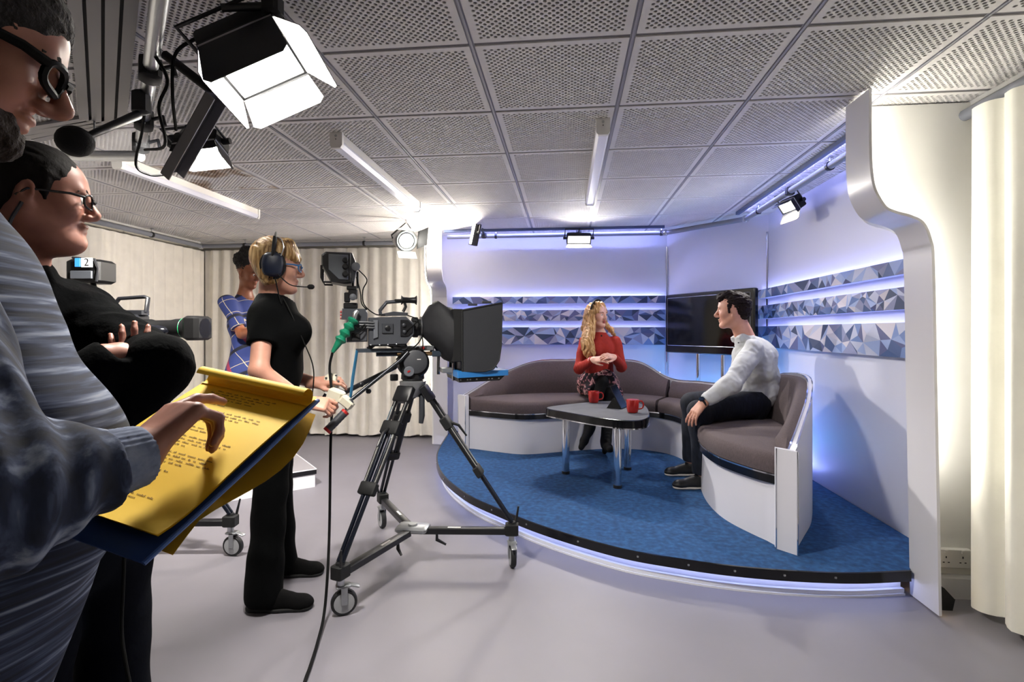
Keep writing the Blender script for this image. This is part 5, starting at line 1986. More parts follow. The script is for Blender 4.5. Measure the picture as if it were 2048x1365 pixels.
# ------------------------------------------------------------------ woman in blue checked dress on the step box
def person_dress():
    d = 4.3
    f = CD(.90, -.35, 0).normalized()
    R = frame(f, UPV)
    left = R @ Vector((0, 1, 0))
    root = W(497, 700, d)
    root.z = .151
    head = W(498, 546, d)
    Rh = frame(CD(.92, -.30, -.28), UPV)
    neckb = W(490, 592, d)
    chest, waist, hip = W(492, 640, d), W(497, 690, d), W(494, 745, d)
    shN, shF = neckb - left * .17 + Vector((0, 0, -.06)), neckb + left * .17 + Vector((0, 0, -.06))
    elN, elF = W(484, 668, d - .2), W(520, 672, d + .15)
    wrN, wrF = W(515, 660, d - .33), W(516, 668, d - .22)
    S = Sdf()
    L = add_head(S, Rh, head, 1.0, .92, neckb, (.044, .05), .98, True)
    S.chain([shN, elN, wrN], [.042, .038, .026], .02)
    S.chain([shF, elF, wrF], [.042, .038, .026], .02)
    add_hand(S, wrN, CD(.8, .35, .15), CD(.1, -.7, .6), 1, [.35, .4, .45, .5], .1, (.6, .4, .2), .92)
    add_hand(S, wrF, CD(-.7, .1, .1), CD(0, -.7, .6), -1, [.35, .4, .45, .5], .1, (.6, .4, .2), .92)
    econe(S, hip, neckb + Vector((0, 0, -.04)), .11, .08, R, .7)
    for s in (-1, 1):
        S.chain([hip + left * .08 * s, Vector((hip.x, hip.y, .62)) + left * .085 * s, Vector((hip.x, hip.y, .22)) + left * .085 * s], [.075, .05, .035], .02)
        S.cone(Vector((hip.x, hip.y, .20)) + left * .085 * s, Vector((hip.x, hip.y, .185)) + left * .085 * s + f * .13, .03, .025, .02)
    p = body_obj(S, 'person', .0065, SKIN_D, None, root, label='woman in blue checked dress with dark curly hair standing behind the camera operator', cat='person', group='people in the studio')
    eyes(L, Rh, 1.0, p, '1f130c')
    brows(L, p, mat('brow_black', '120c0a', .8))
    T = Sdf()
    econe(T, Vector((hip.x, hip.y, .68)), hip, .19, .165, R, .75, .05)
    econe(T, hip, waist, .155, .125, R, .75, .05)
    econe(T, waist, chest, .125, .145, R, .75, .05)
    econe(T, chest, neckb - Vector((0, 0, .03)), .145, .085, R, .72, .05)
    for s in (-1, 1):
        T.ell(chest + f * .08 + left * .06 * s, (.065, .065, .07), R, .04)
    for a, b in ((shN, elN), (shF, elF)):
        u = Sdf()
        u.cone(a, b, .064, .056, .02)
        u.cut(a.lerp(b, .8), b - a)
        T.sub(u, .03)
    T.cut(Vector((0, 0, .66)), (0, 0, -1))
    T.cone(neckb - Vector((0, 0, .015)), neckb + Vector((0, 0, .08)), .07, .08, .008, 's')
    T.wave(*folds(.004, 30, 5))
    # checked cloth
    m = bpy.data.materials.new('blue_checked_cloth')
    m.use_nodes = True
    nt = m.node_tree
    b = nt.nodes['Principled BSDF']
    b.inputs['Roughness'].default_value = .8
    tc = nt.nodes.new('ShaderNodeTexCoord')
    prev = None
    base = hexc('27356f')
    for ax, rot, w_, colr, per in ((0, .6, .035, 'b9ab90', 9.0), (2, .55, .035, 'b9ab90', 9.0), (0, .6, .16, '8c2f4a', 4.6), (2, .55, .13, '0d1024', 5.2)):
        mp = nt.nodes.new('ShaderNodeMapping')
        mp.inputs['Rotation'].default_value = (.2, rot, .3)
        nt.links.new(tc.outputs['Object'], mp.inputs[0])
        sp = nt.nodes.new('ShaderNodeSeparateXYZ')
        nt.links.new(mp.outputs[0], sp.inputs[0])
        m1 = nt.nodes.new('ShaderNodeMath')
        m1.operation = 'MULTIPLY'
        m1.inputs[1].default_value = per
        nt.links.new(sp.outputs[ax], m1.inputs[0])
        m2 = nt.nodes.new('ShaderNodeMath')
        m2.operation = 'FRACT'
        nt.links.new(m1.outputs[0], m2.inputs[0])
        m3 = nt.nodes.new('ShaderNodeMath')
        m3.operation = 'LESS_THAN'
        m3.inputs[1].default_value = w_
        nt.links.new(m2.outputs[0], m3.inputs[0])
        mx = nt.nodes.new('ShaderNodeMix')
        mx.data_type = 'RGBA'
        nt.links.new(m3.outputs[0], mx.inputs[0])
        if prev is None:
            mx.inputs[6].default_value = base
        else:
            nt.links.new(prev, mx.inputs[6])
        mx.inputs[7].default_value = hexc(colr)
        prev = mx.outputs[2]
    nt.links.new(prev, b.inputs['Base Color'])
    body_obj(T, 'dress', .008, m, p)
    H = Sdf()
    H.ell(L(-.02, 0, .05), (.100, .080, .085), Rh, .02)
    rnd = random.Random(3)
    for k in range(46):
        a, e = rnd.uniform(0, 6.28), rnd.uniform(-.5, 1.3)
        H.ell(L(-.045 + .065 * math.cos(e) * math.cos(a), .065 * math.cos(e) * math.sin(a), .105 + .07 * math.sin(e)), (.036, .036, .036), Rh, .012)
    H.ell(L(.085, 0, -.03), (.07, .062, .075), Rh, .012, 's')
    H.cut(L(-.05, 0, -.05), Rh @ Vector((-.1, 0, -1)))
    fn, _, _ = folds(.006, 260, 8)
    H.wave(fn)
    body_obj(H, 'hair', .006, mat('dark_curly_hair', '120c0a', .7, bump=.8, bscale=120), p)
    MB().tube([neckb - root + R @ Vector((.062 * math.cos(a), .062 * math.sin(a), -.012 - .012 * math.cos(a))) for a in [k * math.pi / 10 for k in range(20)]], .002, 6).build('necklace', mat('gold', 'd9b35c', .25, metal=1), p)
    for s in (-1, 1):
        u = Sdf()
        c = Vector((hip.x, hip.y, .151)) + left * .085 * s
        shoe('shoe', c, f, p, MATTE, RUBBER, .25, .151)


person_dress()


# ------------------------------------------------------------------ seated woman in the red jumper
def person_red():
    f = CD(.12, -1, 0).normalized()                 # body faces the camera
    R = frame(f, UPV)
    left = R @ Vector((0, 1, 0))                    # image right
    seat = .63
    hip = W(1195, 768, 5.16)
    hip.z = .735
    root = Vector((hip.x, hip.y - .35, PLAT_Z))
    head = W(1194, 631, 4.95)
    Rh = frame(CD(.66, -.75, .02), UPV)
    neckb = W(1199, 668, 4.98)
    chest = W(1199, 697, 4.98)
    waist = W(1198, 735, 5.0)
    shA, shB = W(1165, 682, 4.97), W(1234, 681, 4.97)
    elA, elB = W(1159, 738, 4.86), W(1243, 734, 4.86)
    wrA, wrB = W(1186, 720, 4.66), W(1228, 715, 4.66)
    knA, knB = W(1204, 763, 4.80), W(1219, 788, 4.84)     # crossed leg on top, standing leg
    anA, anB = W(1180, 853, 4.74), W(1212, 881, 4.76)
    S = Sdf()
    L = add_head(S, Rh, head, .99, .93, neckb, (.043, .05), .95, True)
    S.chain([shA.lerp(chest, .22), elA, wrA], [.035, .033, .024], .02)
    S.chain([shB.lerp(chest, .22), elB, wrB], [.035, .033, .024], .02)
    add_hand(S, wrA, CD(.72, -.5, .10), CD(-.1, -.75, .65), -1, [(.25, .35, .2), (.3, .4, .25), (.35, .4, .25), (.4, .45, .3)], .12, (.55, .3, .2), .86)
    add_hand(S, wrB, CD(-.62, -.5, .16), CD(.1, -.7, .7), 1, [(.3, .45, .3), (.35, .5, .3), (.4, .5, .3), (.45, .5, .3)], .16, (.55, .3, .2), .86)
    econe(S, hip, chest, .12, .12, R, .7)
    econe(S, chest, neckb, .12, .05, R, .7)
    S.chain([hip - left * .07, knB, anB], [.075, .05, .035], .02)
    S.chain([hip + left * .07, knA, anA], [.07, .047, .035], .02)
    p = body_obj(S, 'person', .006, SKIN_P, None, root, label='woman in red jumper and floral skirt sitting on the sofa with legs crossed', cat='person', group='people in the studio')
    eyes(L, Rh, .99, p, '3d4a5a')
    brows(L, p, mat('brow_brown', '6a4a30', .8))
    lp_ = Sdf()
    lp_.ell(L(.089, 0, -.059), (.0115, .022, .0065), Rh, .004)
    lp_.ell(L(.087, 0, -.073), (.0115, .020, .007), Rh, .004)
    lp_.ell(L(.1, 0, -.066), (.01, .015, .0028), Rh, .003, 's')
    body_obj(lp_, 'lips', .003, mat('lips_red', 'b0423f', .35), p)
    T = Sdf()
    econe(T, hip + Vector((0, 0, .02)), waist, .135, .122, R, .75, .05)
    econe(T, waist, chest, .122, .14, R, .76, .05)
    econe(T, chest, neckb - Vector((0, 0, .02)), .135, .07, R, .75, .05)
    T.cone(neckb - Vector((0, 0, .03)), neckb + Vector((0, 0, .022)), .062, .056, .02)
    for s in (-1, 1):
        T.ell(chest + f * .07 + left * .055 * s - Vector((0, 0, .01)), (.065, .065, .068), R, .04)
    for a, e, w_ in ((shA, elA, wrA), (shB, elB, wrB)):
        u = Sdf()
        u.chain([a.lerp(chest, .12), e, w_], [.057, .049, .036], .02)
        u.cut(w_, w_ - e)
        T.sub(u, .02)
    T.cut(hip + Vector((0, 0, .06)), (0, 0, -1))
    T.cut(neckb + Vector((0, 0, .018)), (0, 0, 1))
    T.wave(lambda P: .0012 * np.sin((P @ npv(left)) * 420))
    T.wave(*folds(.003, 32, 2))
    body_obj(T, 'jumper', .0055, mat('red_knit', 'a3291d', .85, bump=.3, bscale=150, noise=.08, nscale=30), p)
    K = Sdf()
    econe(K, waist - Vector((0, 0, .05)), hip, .125, .17, R, .8, .04)
    K.cone(hip + left * .09, hip.lerp(knA, .62) + left * .03 + Vector((0, 0, .012)), .125, .105, .05)
    K.cone(hip - left * .09, hip.lerp(knB, .66) - left * .045 + Vector((0, 0, -.01)), .125, .105, .05)
    K.cone(hip.lerp(knB, .60) - left * .11 + Vector((0, 0, -.02)), hip.lerp(knB, .66) + left * .10 + Vector((0, 0, -.02)), .075, .075, .05)
    K.cut(hip.lerp(knA, .74), f + Vector((0, 0, -.12)))
    K.cut(Vector((0, 0, seat + .002)), (0, 0, -1))
    K.wave(*folds(.007, 34, 12, aniso=(1.2, .5, .5)))
    body_obj(K, 'skirt', .007, ramp_mat('floral_print', [(.30, '0a080c'), (.50, '100d12'), (.535, '6d2f40'), (.575, 'cf9494'), (.61, 'e0beb6'), (.645, '8a404c'), (.67, '1c2719'), (.72, '0c0a0e')], nscale=21, rough=.75, detail=2.5, distortion=.8), p)
    TI = mat('black_tights', '0a0a0d', .7, spec=.2)
    Q = Sdf()
    Q.chain([hip - left * .07, knB, anB], [.079, .056, .042], .02)
    Q.chain([hip + left * .07, knA, anA], [.076, .052, .040], .02)
    body_obj(Q, 'tights', .006, TI, p)
    for nm, k_, a, toe in (('ankle_boot', knB, anB, CD(.05, -1, 0)), ('ankle_boot', knA, anA, CD(-.45, -.55, -.7))):
        B_ = Sdf()
        ax = (a - k_).normalized()
        t_ = Vector(toe).normalized()
        B_.cone(a - ax * .16, a, .052, .05, .02)
        B_.cone(a, a + ax * .05, .045, .04, .02)
        ball = a + ax * .045 + t_ * .11
        B_.cone(a + ax * .03, ball, .042, .036, .025)
        B_.cone(ball, ball + t_ * .07 - ax * .0, .036, .026, .02)
        B_.cone(a + ax * .05 - t_ * .02, a + ax * .105 - t_ * .02, .026, .024, .008)
        B_.cut(a - ax * .14, -ax)
        b_o = body_obj(B_, nm, .005, mat('black_suede', '0a090c', .8, bump=.3, bscale=120), p)
        u = t_.cross(ax)
        lc = MB()
        for i in range(5):
            c = a - ax * (.11 - .03 * i) + t_ * .05
            lc.tube([c - u * .02 - p.location, c + t_ * .004 - p.location, c + u * .02 - p.location], .0025, 6)
        lc.build('laces', BLACK, b_o)
    # long blonde hair falling over the shoulder on the image left
    H = Sdf()
    E = lambda c, r, k=.02, op='u': H.ell(L(*c), r, Rh, k, op)
    E((-.018, 0, .042), (.104, .087, .090))
    E((-.052, 0, -.02), (.062, .078, .085), .03)
    for y in (-1, 1):
        H.cone(L(-.01, .075 * y, .03), L(.018, .078 * y, -.06), .034, .026, .02)
        H.cone(L(.03, .03 * y, .10), L(.05, .066 * y, .03), .03, .016, .02)
    rr = Rh @ Vector((0, 1, 0))
    ha = [L(-.01, -.075, -.05), W(1181, 662, 4.86), W(1178, 682, 4.82), W(1181, 700, 4.80), W(1184, 712, 4.80)]
    H.chain(spline(ha, 3), [.034, .036, .037, .038, .039, .039, .038, .038, .037, .036, .034, .03, .02], .02)
    H.chain(spline([W(1176, 655, 4.92), W(1171, 680, 4.86), W(1174, 700, 4.83), W(1180, 716, 4.82)], 3), [.03, .034, .037, .039, .04, .04, .039, .036, .03, .02], .02)
    H.chain([L(-.01, .078, -.05), W(1222, 660, 4.99), W(1229, 672, 4.96)], [.03, .024, .014], .02)
    H.chain([L(-.09, 0, 0), L(-.10, 0, -.12), neckb - f * .09 - Vector((0, 0, .15))], [.06, .07, .06], .03)
    E((.100, 0, -.022), (.082, .062, .084), .012, 's')
    H.wave(lambda P: .003 * np.sin((P @ npv(left)) * 190 + 2.5 * np.sin(P[:, 2] * 38)) + .0025 * np.sin((P @ npv(rr)) * 330 + 2 * np.sin(P[:, 2] * 52 + 1)))
    body_obj(H, 'hair', .0045, ramp_mat('honey_blonde_hair', [(.3, '7a4f28'), (.48, 'b98a52'), (.62, 'd9b27c'), (.8, 'ebd0a0')], scale=(22, 22, 2.0), nscale=4, rough=.4, detail=4, bump=.3), p)
    MB().tube([L(.004, .096 * math.cos(a), .034 + .108 * math.sin(a)) - p.location for a in [math.pi * k / 18 for k in range(1, 18)]], .017, 8, flat=(.5, 1.1)).build('headband', mat('black_velvet', '09090c', .9), p)
    MB().sphere(W(1203, 672, 4.86) - p.location, (.008, .006, .011), 8).build('lapel_microphone', BLACK, p)


person_red()


# ------------------------------------------------------------------ seated man in the white shirt
def person_shirt():
    f = CD(-.95, -.12, 0).normalized()
    R = frame(f, UPV)
    left = R @ Vector((0, 1, 0))                 # towards the camera
    hip = Vector((1.345, 4.02, .735))
    root = Vector((1.15, 4.0, PLAT_Z))
    head = W(1466, 622, 3.80)
    Rh = frame(CD(-.90, .42, -.02), UPV)
    neckb = W(1490, 676, 3.83)
    chest = W(1506, 722, 3.84)
    waist = W(1523, 770, 3.86)
    shN, shF = W(1507, 697, 3.66), W(1492, 688, 4.02)
    elN, elF = W(1462, 768, 3.52), W(1478, 770, 4.02)
    wrN, wrF = W(1409, 804, 3.50), W(1433, 797, 3.86)
    knN, knF = W(1398, 824, 3.62), W(1383, 806, 3.98)
    anN, anF = W(1404, 948, 3.72), W(1383, 921, 4.06)
    S = Sdf()
    L = add_head(S, Rh, head, 1.06, 1.03, neckb, (.056, .062), 1.03)
    S.chain([shN.lerp(chest, .2), elN, wrN], [.045, .040, .03], .02)
    S.chain([shF.lerp(chest, .2), elF, wrF], [.045, .040, .03], .02)
    add_hand(S, wrN, CD(-.62, -.02, -.72), CD(-.72, -.35, .6), -1, [(.15, .25, .2), (.2, .3, .2), (.25, .3, .25), (.3, .35, .25)], .16, (.55, .3, .2), 1.05)
    add_hand(S, wrF, CD(-.75, -.3, -.25), CD(-.2, -.25, .9), 1, [.25, .28, .3, .35], .12, (.5, .3, .2), 1.05)
    econe(S, hip, waist, .10, .10, R, .65)
    econe(S, waist, chest, .10, .10, R, .6)
    econe(S, chest, neckb, .10, .055, R, .6)
    S.chain([hip + left * .09, knN, anN], [.068, .056, .042], .02)
    S.chain([hip - left * .09, knF, anF], [.068, .056, .042], .02)
    p = body_obj(S, 'person', .006, SKIN_A, None, root, label='dark-haired man in white shirt and dark jeans sitting at the end of the sofa', cat='person', group='people in the studio')
    eyes(L, Rh, 1.06, p, '3b2a1c')
    brows(L, p, mat('brow_dark', '1a0f0d', .8))
    T = Sdf()
    econe(T, hip + Vector((0, 0, -.01)) - f * .01, waist, .155, .15, R, .8, .05)
    econe(T, waist, chest, .15, .168, R, .76, .05)
    econe(T, chest, neckb - Vector((0, 0, .03)), .165, .08, R, .74, .06)
    T.ell(chest - f * .06 + Vector((0, 0, .03)), (.08, .14, .12), R, .05)
    T.cone(neckb - Vector((0, 0, .03)), neckb + Vector((0, 0, .028)) + f * .015, .074, .068, .015)
    for s in (-1, 1):
        T.box(neckb + f * .06 + left * .042 * s - Vector((0, 0, .008)), (.04, .05, .05), R @ Matrix.Rotation(.5, 3, 'Y'), .008, .008)
    for a, e, w_ in ((shN, elN, wrN), (shF, elF, wrF)):
        u = Sdf()
        u.chain([a.lerp(chest, .15), e, w_], [.074, .064, .046], .03)
        u.cut(w_ - (w_ - e).normalized() * .008, w_ - e)
        T.sub(u, .025)
    T.cut(neckb + Vector((0, 0, .03)) - f * .02, UPV * 1 - f * .25)
    T.cone(waist + f * .05, hip + f * .07 + Vector((0, 0, .01)), .12, .11, .05)
    T.cut(hip + Vector((0, 0, -.02)), (0, 0, -1))
    T.wave(*folds(.0055, 34, 21))
    T.wave(*folds(.002, 95, 22))
    sh = body_obj(T, 'shirt', .0065, mat('white_shirt', 'c3c5c6', .85, bump=.3, bscale=40, noise=.03, nscale=30), p)
    for a, b in ((W(1477, 686, 3.70), 0), (W(1468, 694, 3.72), 0), (W(1467, 783, 3.84), 0)):
        MB().sphere(a - p.location, .006, 8).build('shirt_button', BLACK, sh)
    Q = Sdf()
    econe(Q, hip + Vector((0, 0, .03)), hip - Vector((0, 0, .045)), .155, .155, R, .85, .05)
    for a, k_, an in ((hip + left * .085, knN, anN), (hip - left * .085, knF, anF)):
        u = Sdf()
        u.chain([a, k_, an + Vector((0, 0, .02))], [.098, .076, .066], .03)
        u.cut(an + Vector((0, 0, .0)), (0, 0, -1))
        Q.sub(u, .03)
    Q.wave(*folds(.004, 36, 31))
    Q.cut(hip + Vector((0, 0, .085)), (0, 0, 1))
    body_obj(Q, 'jeans', .007, JEANS, p)
    sm = mat('black_shoe', '0c0c10', .5)
    sl = mat('shoe_sole_white', 'cfc9c4', .6)
    for an in (anN, anF):
        shoe('shoe', an, CD(-1, -.05, 0), p, sm, sl, .27, PLAT_Z + .002)
    H = Sdf()
    E = lambda c, r, k=.02, op='u': H.ell(L(*c), tuple(v * 1.06 for v in r), Rh, k, op)
    E((-.022, 0, .046), (.100, .082, .086))
    E((-.06, 0, -.01), (.052, .070, .062), .03)
    H.chain([L(.035, -.03, .115), L(.075, -.01, .10), L(.085, .02, .085)], [.03, .026, .018], .02)
    H.cone(L(.02, .02, .12), L(.075, .035, .085), .028, .018, .02)
    E((.114, 0, -.035), (.085, .09, .10), .010, 's')
    for y in (-1, 1):
        E((-.008, .088 * y, -.036), (.024, .03, .034), .006, 's')
        H.cone(L(.020, .070 * y, .04), L(.022, .072 * y, -.014), .012, .007, .008)
    H.cut(L(-.05, 0, -.075), Rh @ Vector((.2, 0, -1)))
    fn, _, _ = folds(.003, 150, 6)
    H.wave(fn)
    body_obj(H, 'hair', .0045, mat('dark_brown_hair', '1a0f0d', .7, spec=.2, bump=.6, bscale=90), p)
    # wristwatch
    ax = (wrN - elN).normalized()
    Rw = frame(ax, CD(-.7, -.5, .6))
    wc = wrN + ax * .012
    MB().tube([wc + Rw @ Vector((0, .034 * math.cos(a), .031 * math.sin(a))) - p.location for a in [k * math.pi / 9 for k in range(19)]], .009, 6, cap=False, flat=(.35, 1.2)).build('watch_strap', MATTE, p)
    MB().lathe([(.02, 0), (.021, .006), (.017, .010)], 18, wc + Rw @ Vector((0, 0, .031)) - p.location, Rw).build('watch_case', mat('watch_blue', '1d2a3c', .2, metal=.5), p)


person_shirt()


# ------------------------------------------------------------------ man with folded arms
def person_folded():
    d = 1.30
    f = CD(.95, -.30, 0).normalized()
    R = frame(f, UPV)
    left = R @ Vector((0, 1, 0))
    head = W(76, 396, d)
    Rh = frame(CD(.84, .54, -.02), UPV)
    neckb = W(12, 540, d + .02)
    chest = W(40, 690, d + .05)
    waist = W(100, 850, d + .05)
    hip = W(148, 985, d + .05)
    root = Vector((hip.x, hip.y, 0))
    shN, shF = neckb - left * .17 - UPV * .085, neckb + left * .17 - UPV * .085
    elN, wrN = W(50, 845, d - .20), W(240, 714, d - .075)
    elF, wrF = W(316, 736, d - .02), W(268, 790, d - .03)
    S = Sdf()
    L = add_head(S, Rh, head, 1.04, 1.06, neckb, (.066, .072), 1.0)
    S.ell(L(.03, 0, -.105), (.055, .055, .032), Rh, .03)
    S.chain([shN, elN, wrN], [.055, .05, .034], .02)
    S.chain([shF, elF, wrF], [.055, .05, .034], .02)
    add_hand(S, wrF, CD(-.02, -.12, 1), CD(.5, -.85, -.1), -1, [(.15, .25, .2), (.1, .2, .2), (.15, .25, .2), (.2, .3, .2)], .18, (.4, .3, .2), .95)
    add_hand(S, wrN, CD(.42, .85, -.15), CD(-.3, -.3, .9), 1, [1.1, 1.1, 1.1, 1.1], .1, (.5, .3, .2), 1.0)
    econe(S, hip, chest, .15, .16, R, .75)
    econe(S, chest, neckb, .16, .08, R, .75)
    for s in (-1, 1):
        S.chain([hip + left * .09 * s, Vector((hip.x, hip.y, .48)) + left * .1 * s, Vector((hip.x, hip.y, .09)) + left * .1 * s], [.09, .06, .045], .02)
    p = body_obj(S, 'person', .005, SKIN_R, None, root, label='man in black jumper and glasses standing with folded arms', cat='person', group='people in the studio')
    eyes(L, Rh, 1.04, p, '4a3a2c')
    brows(L, p, mat('brow_dark', '1a0f0d', .8))
    T = Sdf()
    econe(T, hip, waist, .175, .175, R, .82, .05)
    econe(T, waist, chest, .175, .185, R, .8, .05)
    econe(T, chest, neckb - Vector((0, 0, .03)), .185, .09, R, .76, .06)
    T.cone(neckb - Vector((0, 0, .05)), neckb + Vector((0, 0, .0)) + f * .01, .10, .084, .03)
    uN = Sdf()
    uN.chain([shN.lerp(chest, .1), elN, elN.lerp(wrN, .90)], [.085, .075, .056], .03)
    uN.cut(elN.lerp(wrN, .92), wrN - elN)
    T.sub(uN, .03)
    uF = Sdf()
    uF.chain([shF.lerp(chest, .1), elF, W(250, 800, d - .04)], [.088, .075, .06], .03)
    T.sub(uF, .03)
    T.cut(hip + Vector((0, 0, -.09)), (0, 0, -1))
    T.wave(*folds(.007, 26, 41))
    T.wave(*folds(.002, 90, 42))
    body_obj(T, 'jumper', .007, WOOL_BLACK, p)
    Q = Sdf()
    econe(Q, hip + Vector((0, 0, .02)), hip - Vector((0, 0, .1)), .165, .17, R, .85, .05)
    for s in (-1, 1):
        u = Sdf()
        u.chain([hip + left * .085 * s - Vector((0, 0, .06)), Vector((hip.x, hip.y, .48)) + left * .1 * s, Vector((hip.x, hip.y, .06)) + left * .1 * s], [.115, .085, .085], .03)
        u.cut(Vector((0, 0, .035)), (0, 0, -1))
        Q.sub(u, .03)
    Q.wave(*folds(.005, 30, 43))
    body_obj(Q, 'trousers', .009, NAVY, p)
    for s in (-1, 1):
        shoe('shoe', Vector((hip.x, hip.y, 0)) + left * .1 * s, f, p, BLACK, RUBBER, .28)
    H = Sdf()
    E = lambda c, r, k=.02, op='u': H.ell(L(*c), tuple(v * 1.04 for v in r), Rh, k, op)
    E((-.024, 0, .044), (.100, .084, .086))
    E((-.062, 0, -.01), (.055, .074, .075), .03)
    E((.006, 0, .044), (.076, .0765, .081))
    E((.114, 0, -.018), (.076, .10, .106), .010, 's')
    for y in (-1, 1):
        E((-.008, .088 * y, -.034), (.026, .03, .036), .006, 's')
        H.cone(L(.026, .069 * y, .045), L(.024, .0715 * y, -.012), .010, .005, .01)
    H.cut(L(-.05, 0, -.085), Rh @ Vector((.1, 0, -1)))
    fn, _, _ = folds(.0009, 170, 46)
    H.wave(fn)
    body_obj(H, 'hair', .0045, mat('black_brown_hair', '100b0a', .75, spec=.2, bump=.25, bscale=160), p)
    glasses(L, Rh, 1.04, p, mat('black_frames', '0b0b0d', .25), thick=.0028)
    ew = [L(-.012, -.088, -.03), L(-.03, -.095, -.09), W(52, 490, d - .06), W(64, 525, d - .08), W(66, 560, d - .12)]
    MB().tube([q - p.location for q in spline(ew, 6)], [.004] * 25, 8).build('earpiece_cable', mat('earpiece_tube', '23242b', .4), p)

    MB().tube(spline([W(252, 1000, d - .06), W(247, 1150, d - .10), W(243, 1255, d - .12), W(250, 1320, d - .14), W(266, 1400, d - .16)], 6), .004, 8).build('belt_cable', WIREB, label='thin black cable hanging down beside the folded-arm man\'s navy trousers', cat='cable')


person_folded()


# ------------------------------------------------------------------ man with the clipboard (knitted grey-blue jumper)
def person_clipboard():
    f = CD(.86, .50, 0).normalized()
    R = frame(f, UPV)
    left = R @ Vector((0, 1, 0))
    head = W(-80, 78, .70)
    Rh = frame(CD(.76, .54, -.34), UPV)
    neckb = W(-215, 330, .72)
    chest = W(-175, 660, .77)
    waist = W(-45, 960, .78)
    hip = W(-190, 1260, .80)
    root = Vector((hip.x, hip.y, 0))
    shN, shF = W(-250, 560, .60), W(-110, 520, .95)
    elN, wrN = W(-60, 1010, .56), W(268, 915, .715)
    elF, wrF = W(170, 960, 1.0), W(330, 960, .93)
    S = Sdf()
    L = add_head(S, Rh, head, 1.08, 1.08, neckb, (.062, .07), 1.05)
    S.chain([shN, elN, wrN], [.055, .048, .033], .02)
    S.chain([shF, elF, wrF], [.055, .048, .033], .02)
    # near hand rests on the paper, index finger stretched out
    add_hand(S, wrN, CD(.30, .74, .60), CD(-.40, -.70, .60), 1, [(.35, .40, .25), (.95, 1.1, .6), (1.05, 1.1, .6), (1.1, 1.1, .6)], .1, (.35, .3, .3), 1.02)
    add_hand(S, wrF, CD(.75, -.2, .1), CD(-.1, .3, -.9), -1, [.3, .3, .35, .4], .14, (.4, .3, .2), 1.0)
    econe(S, hip, chest, .15, .16, R, .8)
    econe(S, chest, neckb, .16, .08, R, .78)
    for s in (-1, 1):
        S.chain([hip + left * .09 * s, Vector((hip.x, hip.y, .48)) + left * .1 * s, Vector((hip.x, hip.y, .09)) + left * .1 * s], [.09, .06, .045], .02)
    p = body_obj(S, 'person', .0045, SKIN_R, None, root, label='bearded man in grey-blue knitted jumper and dark glasses holding a clipboard', cat='person', group='people in the studio')
    eyes(L, Rh, 1.08, p, '2c211a')
    brows(L, p, mat('brow_dark', '1a0f0d', .8))
    stops = [(.33, '0f1524'), (.47, '1c2740'), (.55, '424d68'), (.64, '7f899e'), (.78, 'abb2c0')]
    K1 = ramp_mat('marl_knit_body', stops, scale=(.8, .8, 15), nscale=5, rough=.9, detail=7, bump=.5)
    K2 = ramp_mat('marl_knit_sleeve', stops, scale=(13, 5, 1.2), nscale=4.5, rough=.9, detail=7, bump=.5)
    T = Sdf()
    econe(T, hip + Vector((0, 0, -.10)), waist, .185, .185, R, .95, .05)
    econe(T, waist, chest, .185, .19, R, .85, .05)
    econe(T, chest, neckb - Vector((0, 0, .03)), .19, .095, R, .8, .06)
    T.cone(neckb - Vector((0, 0, .05)), neckb + Vector((0, 0, .005)), .10, .084, .03)
    T.ell(waist + f * .03 + Vector((0, 0, .0)), (.15, .16, .15), R, .06)
    T.cut(hip + Vector((0, 0, -.14)), (0, 0, -1))
    T.wave(*folds(.006, 26, 51))
    sw = body_obj(T, 'jumper', .007, K1, p)
    for a, e, w_ in ((shN, elN, wrN), (shF, elF, wrF)):
        u = Sdf()
        ax = (w_ - e).normalized()
        u.chain([a.lerp(chest, .15), e, w_], [.092, .085, .046], .03)
        u.wave(lambda P, e=e, ax=ax: .0035 * np.sin(((P - npv(e)) @ npv(ax)) * 120 + 2 * np.sin(P[:, 2] * 20)))
        u.cut(w_ - ax * .035, w_ - e)
        o_ = body_obj(u, 'sleeve', .006, K2, None, p.location)
        o_.parent = sw
        o_.location = (0, 0, 0)
        c = Sdf()
        c.cone(w_ - ax * .052, w_ - ax * .005, .0475, .043, .01)
        xx = frame(ax, UPV)
        yv, zv = npv(xx @ Vector((0, 1, 0))), npv(xx @ Vector((0, 0, 1)))
        c.wave(lambda P, w_=w_, yv=yv, zv=zv: .0012 * np.sin(34 * np.arctan2((P - npv(w_)) @ zv, (P - npv(w_)) @ yv)))
        c.cut(w_ + ax * .012, ax)
        c.cut(w_ - ax * .055, -ax)
        o_ = body_obj(c, 'cuff', .003, ramp_mat('marl_knit_cuff', [(.3, '4c566e'), (.55, '75809a'), (.8, '949db0')], nscale=30, rough=.9, bump=.4), None, p.location)
        o_.parent = sw
        o_.location = (0, 0, 0)
    Q = Sdf()
    econe(Q, hip, hip - Vector((0, 0, .12)), .165, .17, R, .9, .05)
    for s in (-1, 1):
        u = Sdf()
        u.chain([hip + left * .085 * s - Vector((0, 0, .06)), Vector((hip.x, hip.y, .48)) + left * .1 * s, Vector((hip.x, hip.y, .06)) + left * .1 * s], [.115, .085, .085], .03)
        u.cut(Vector((0, 0, .035)), (0, 0, -1))
        Q.sub(u, .03)
    Q.wave(*folds(.005, 30, 53))
    body_obj(Q, 'jeans', .009, JEANS, p)
    for s in (-1, 1):
        shoe('shoe', Vector((hip.x, hip.y, 0)) + left * .1 * s, f, p, BLACK, RUBBER, .28)
    H = Sdf()
    E = lambda c, r, k=.02, op='u': H.ell(L(*c), tuple(v * 1.08 for v in r), Rh, k, op)
    E((-.026, 0, .042), (.097, .081, .084))
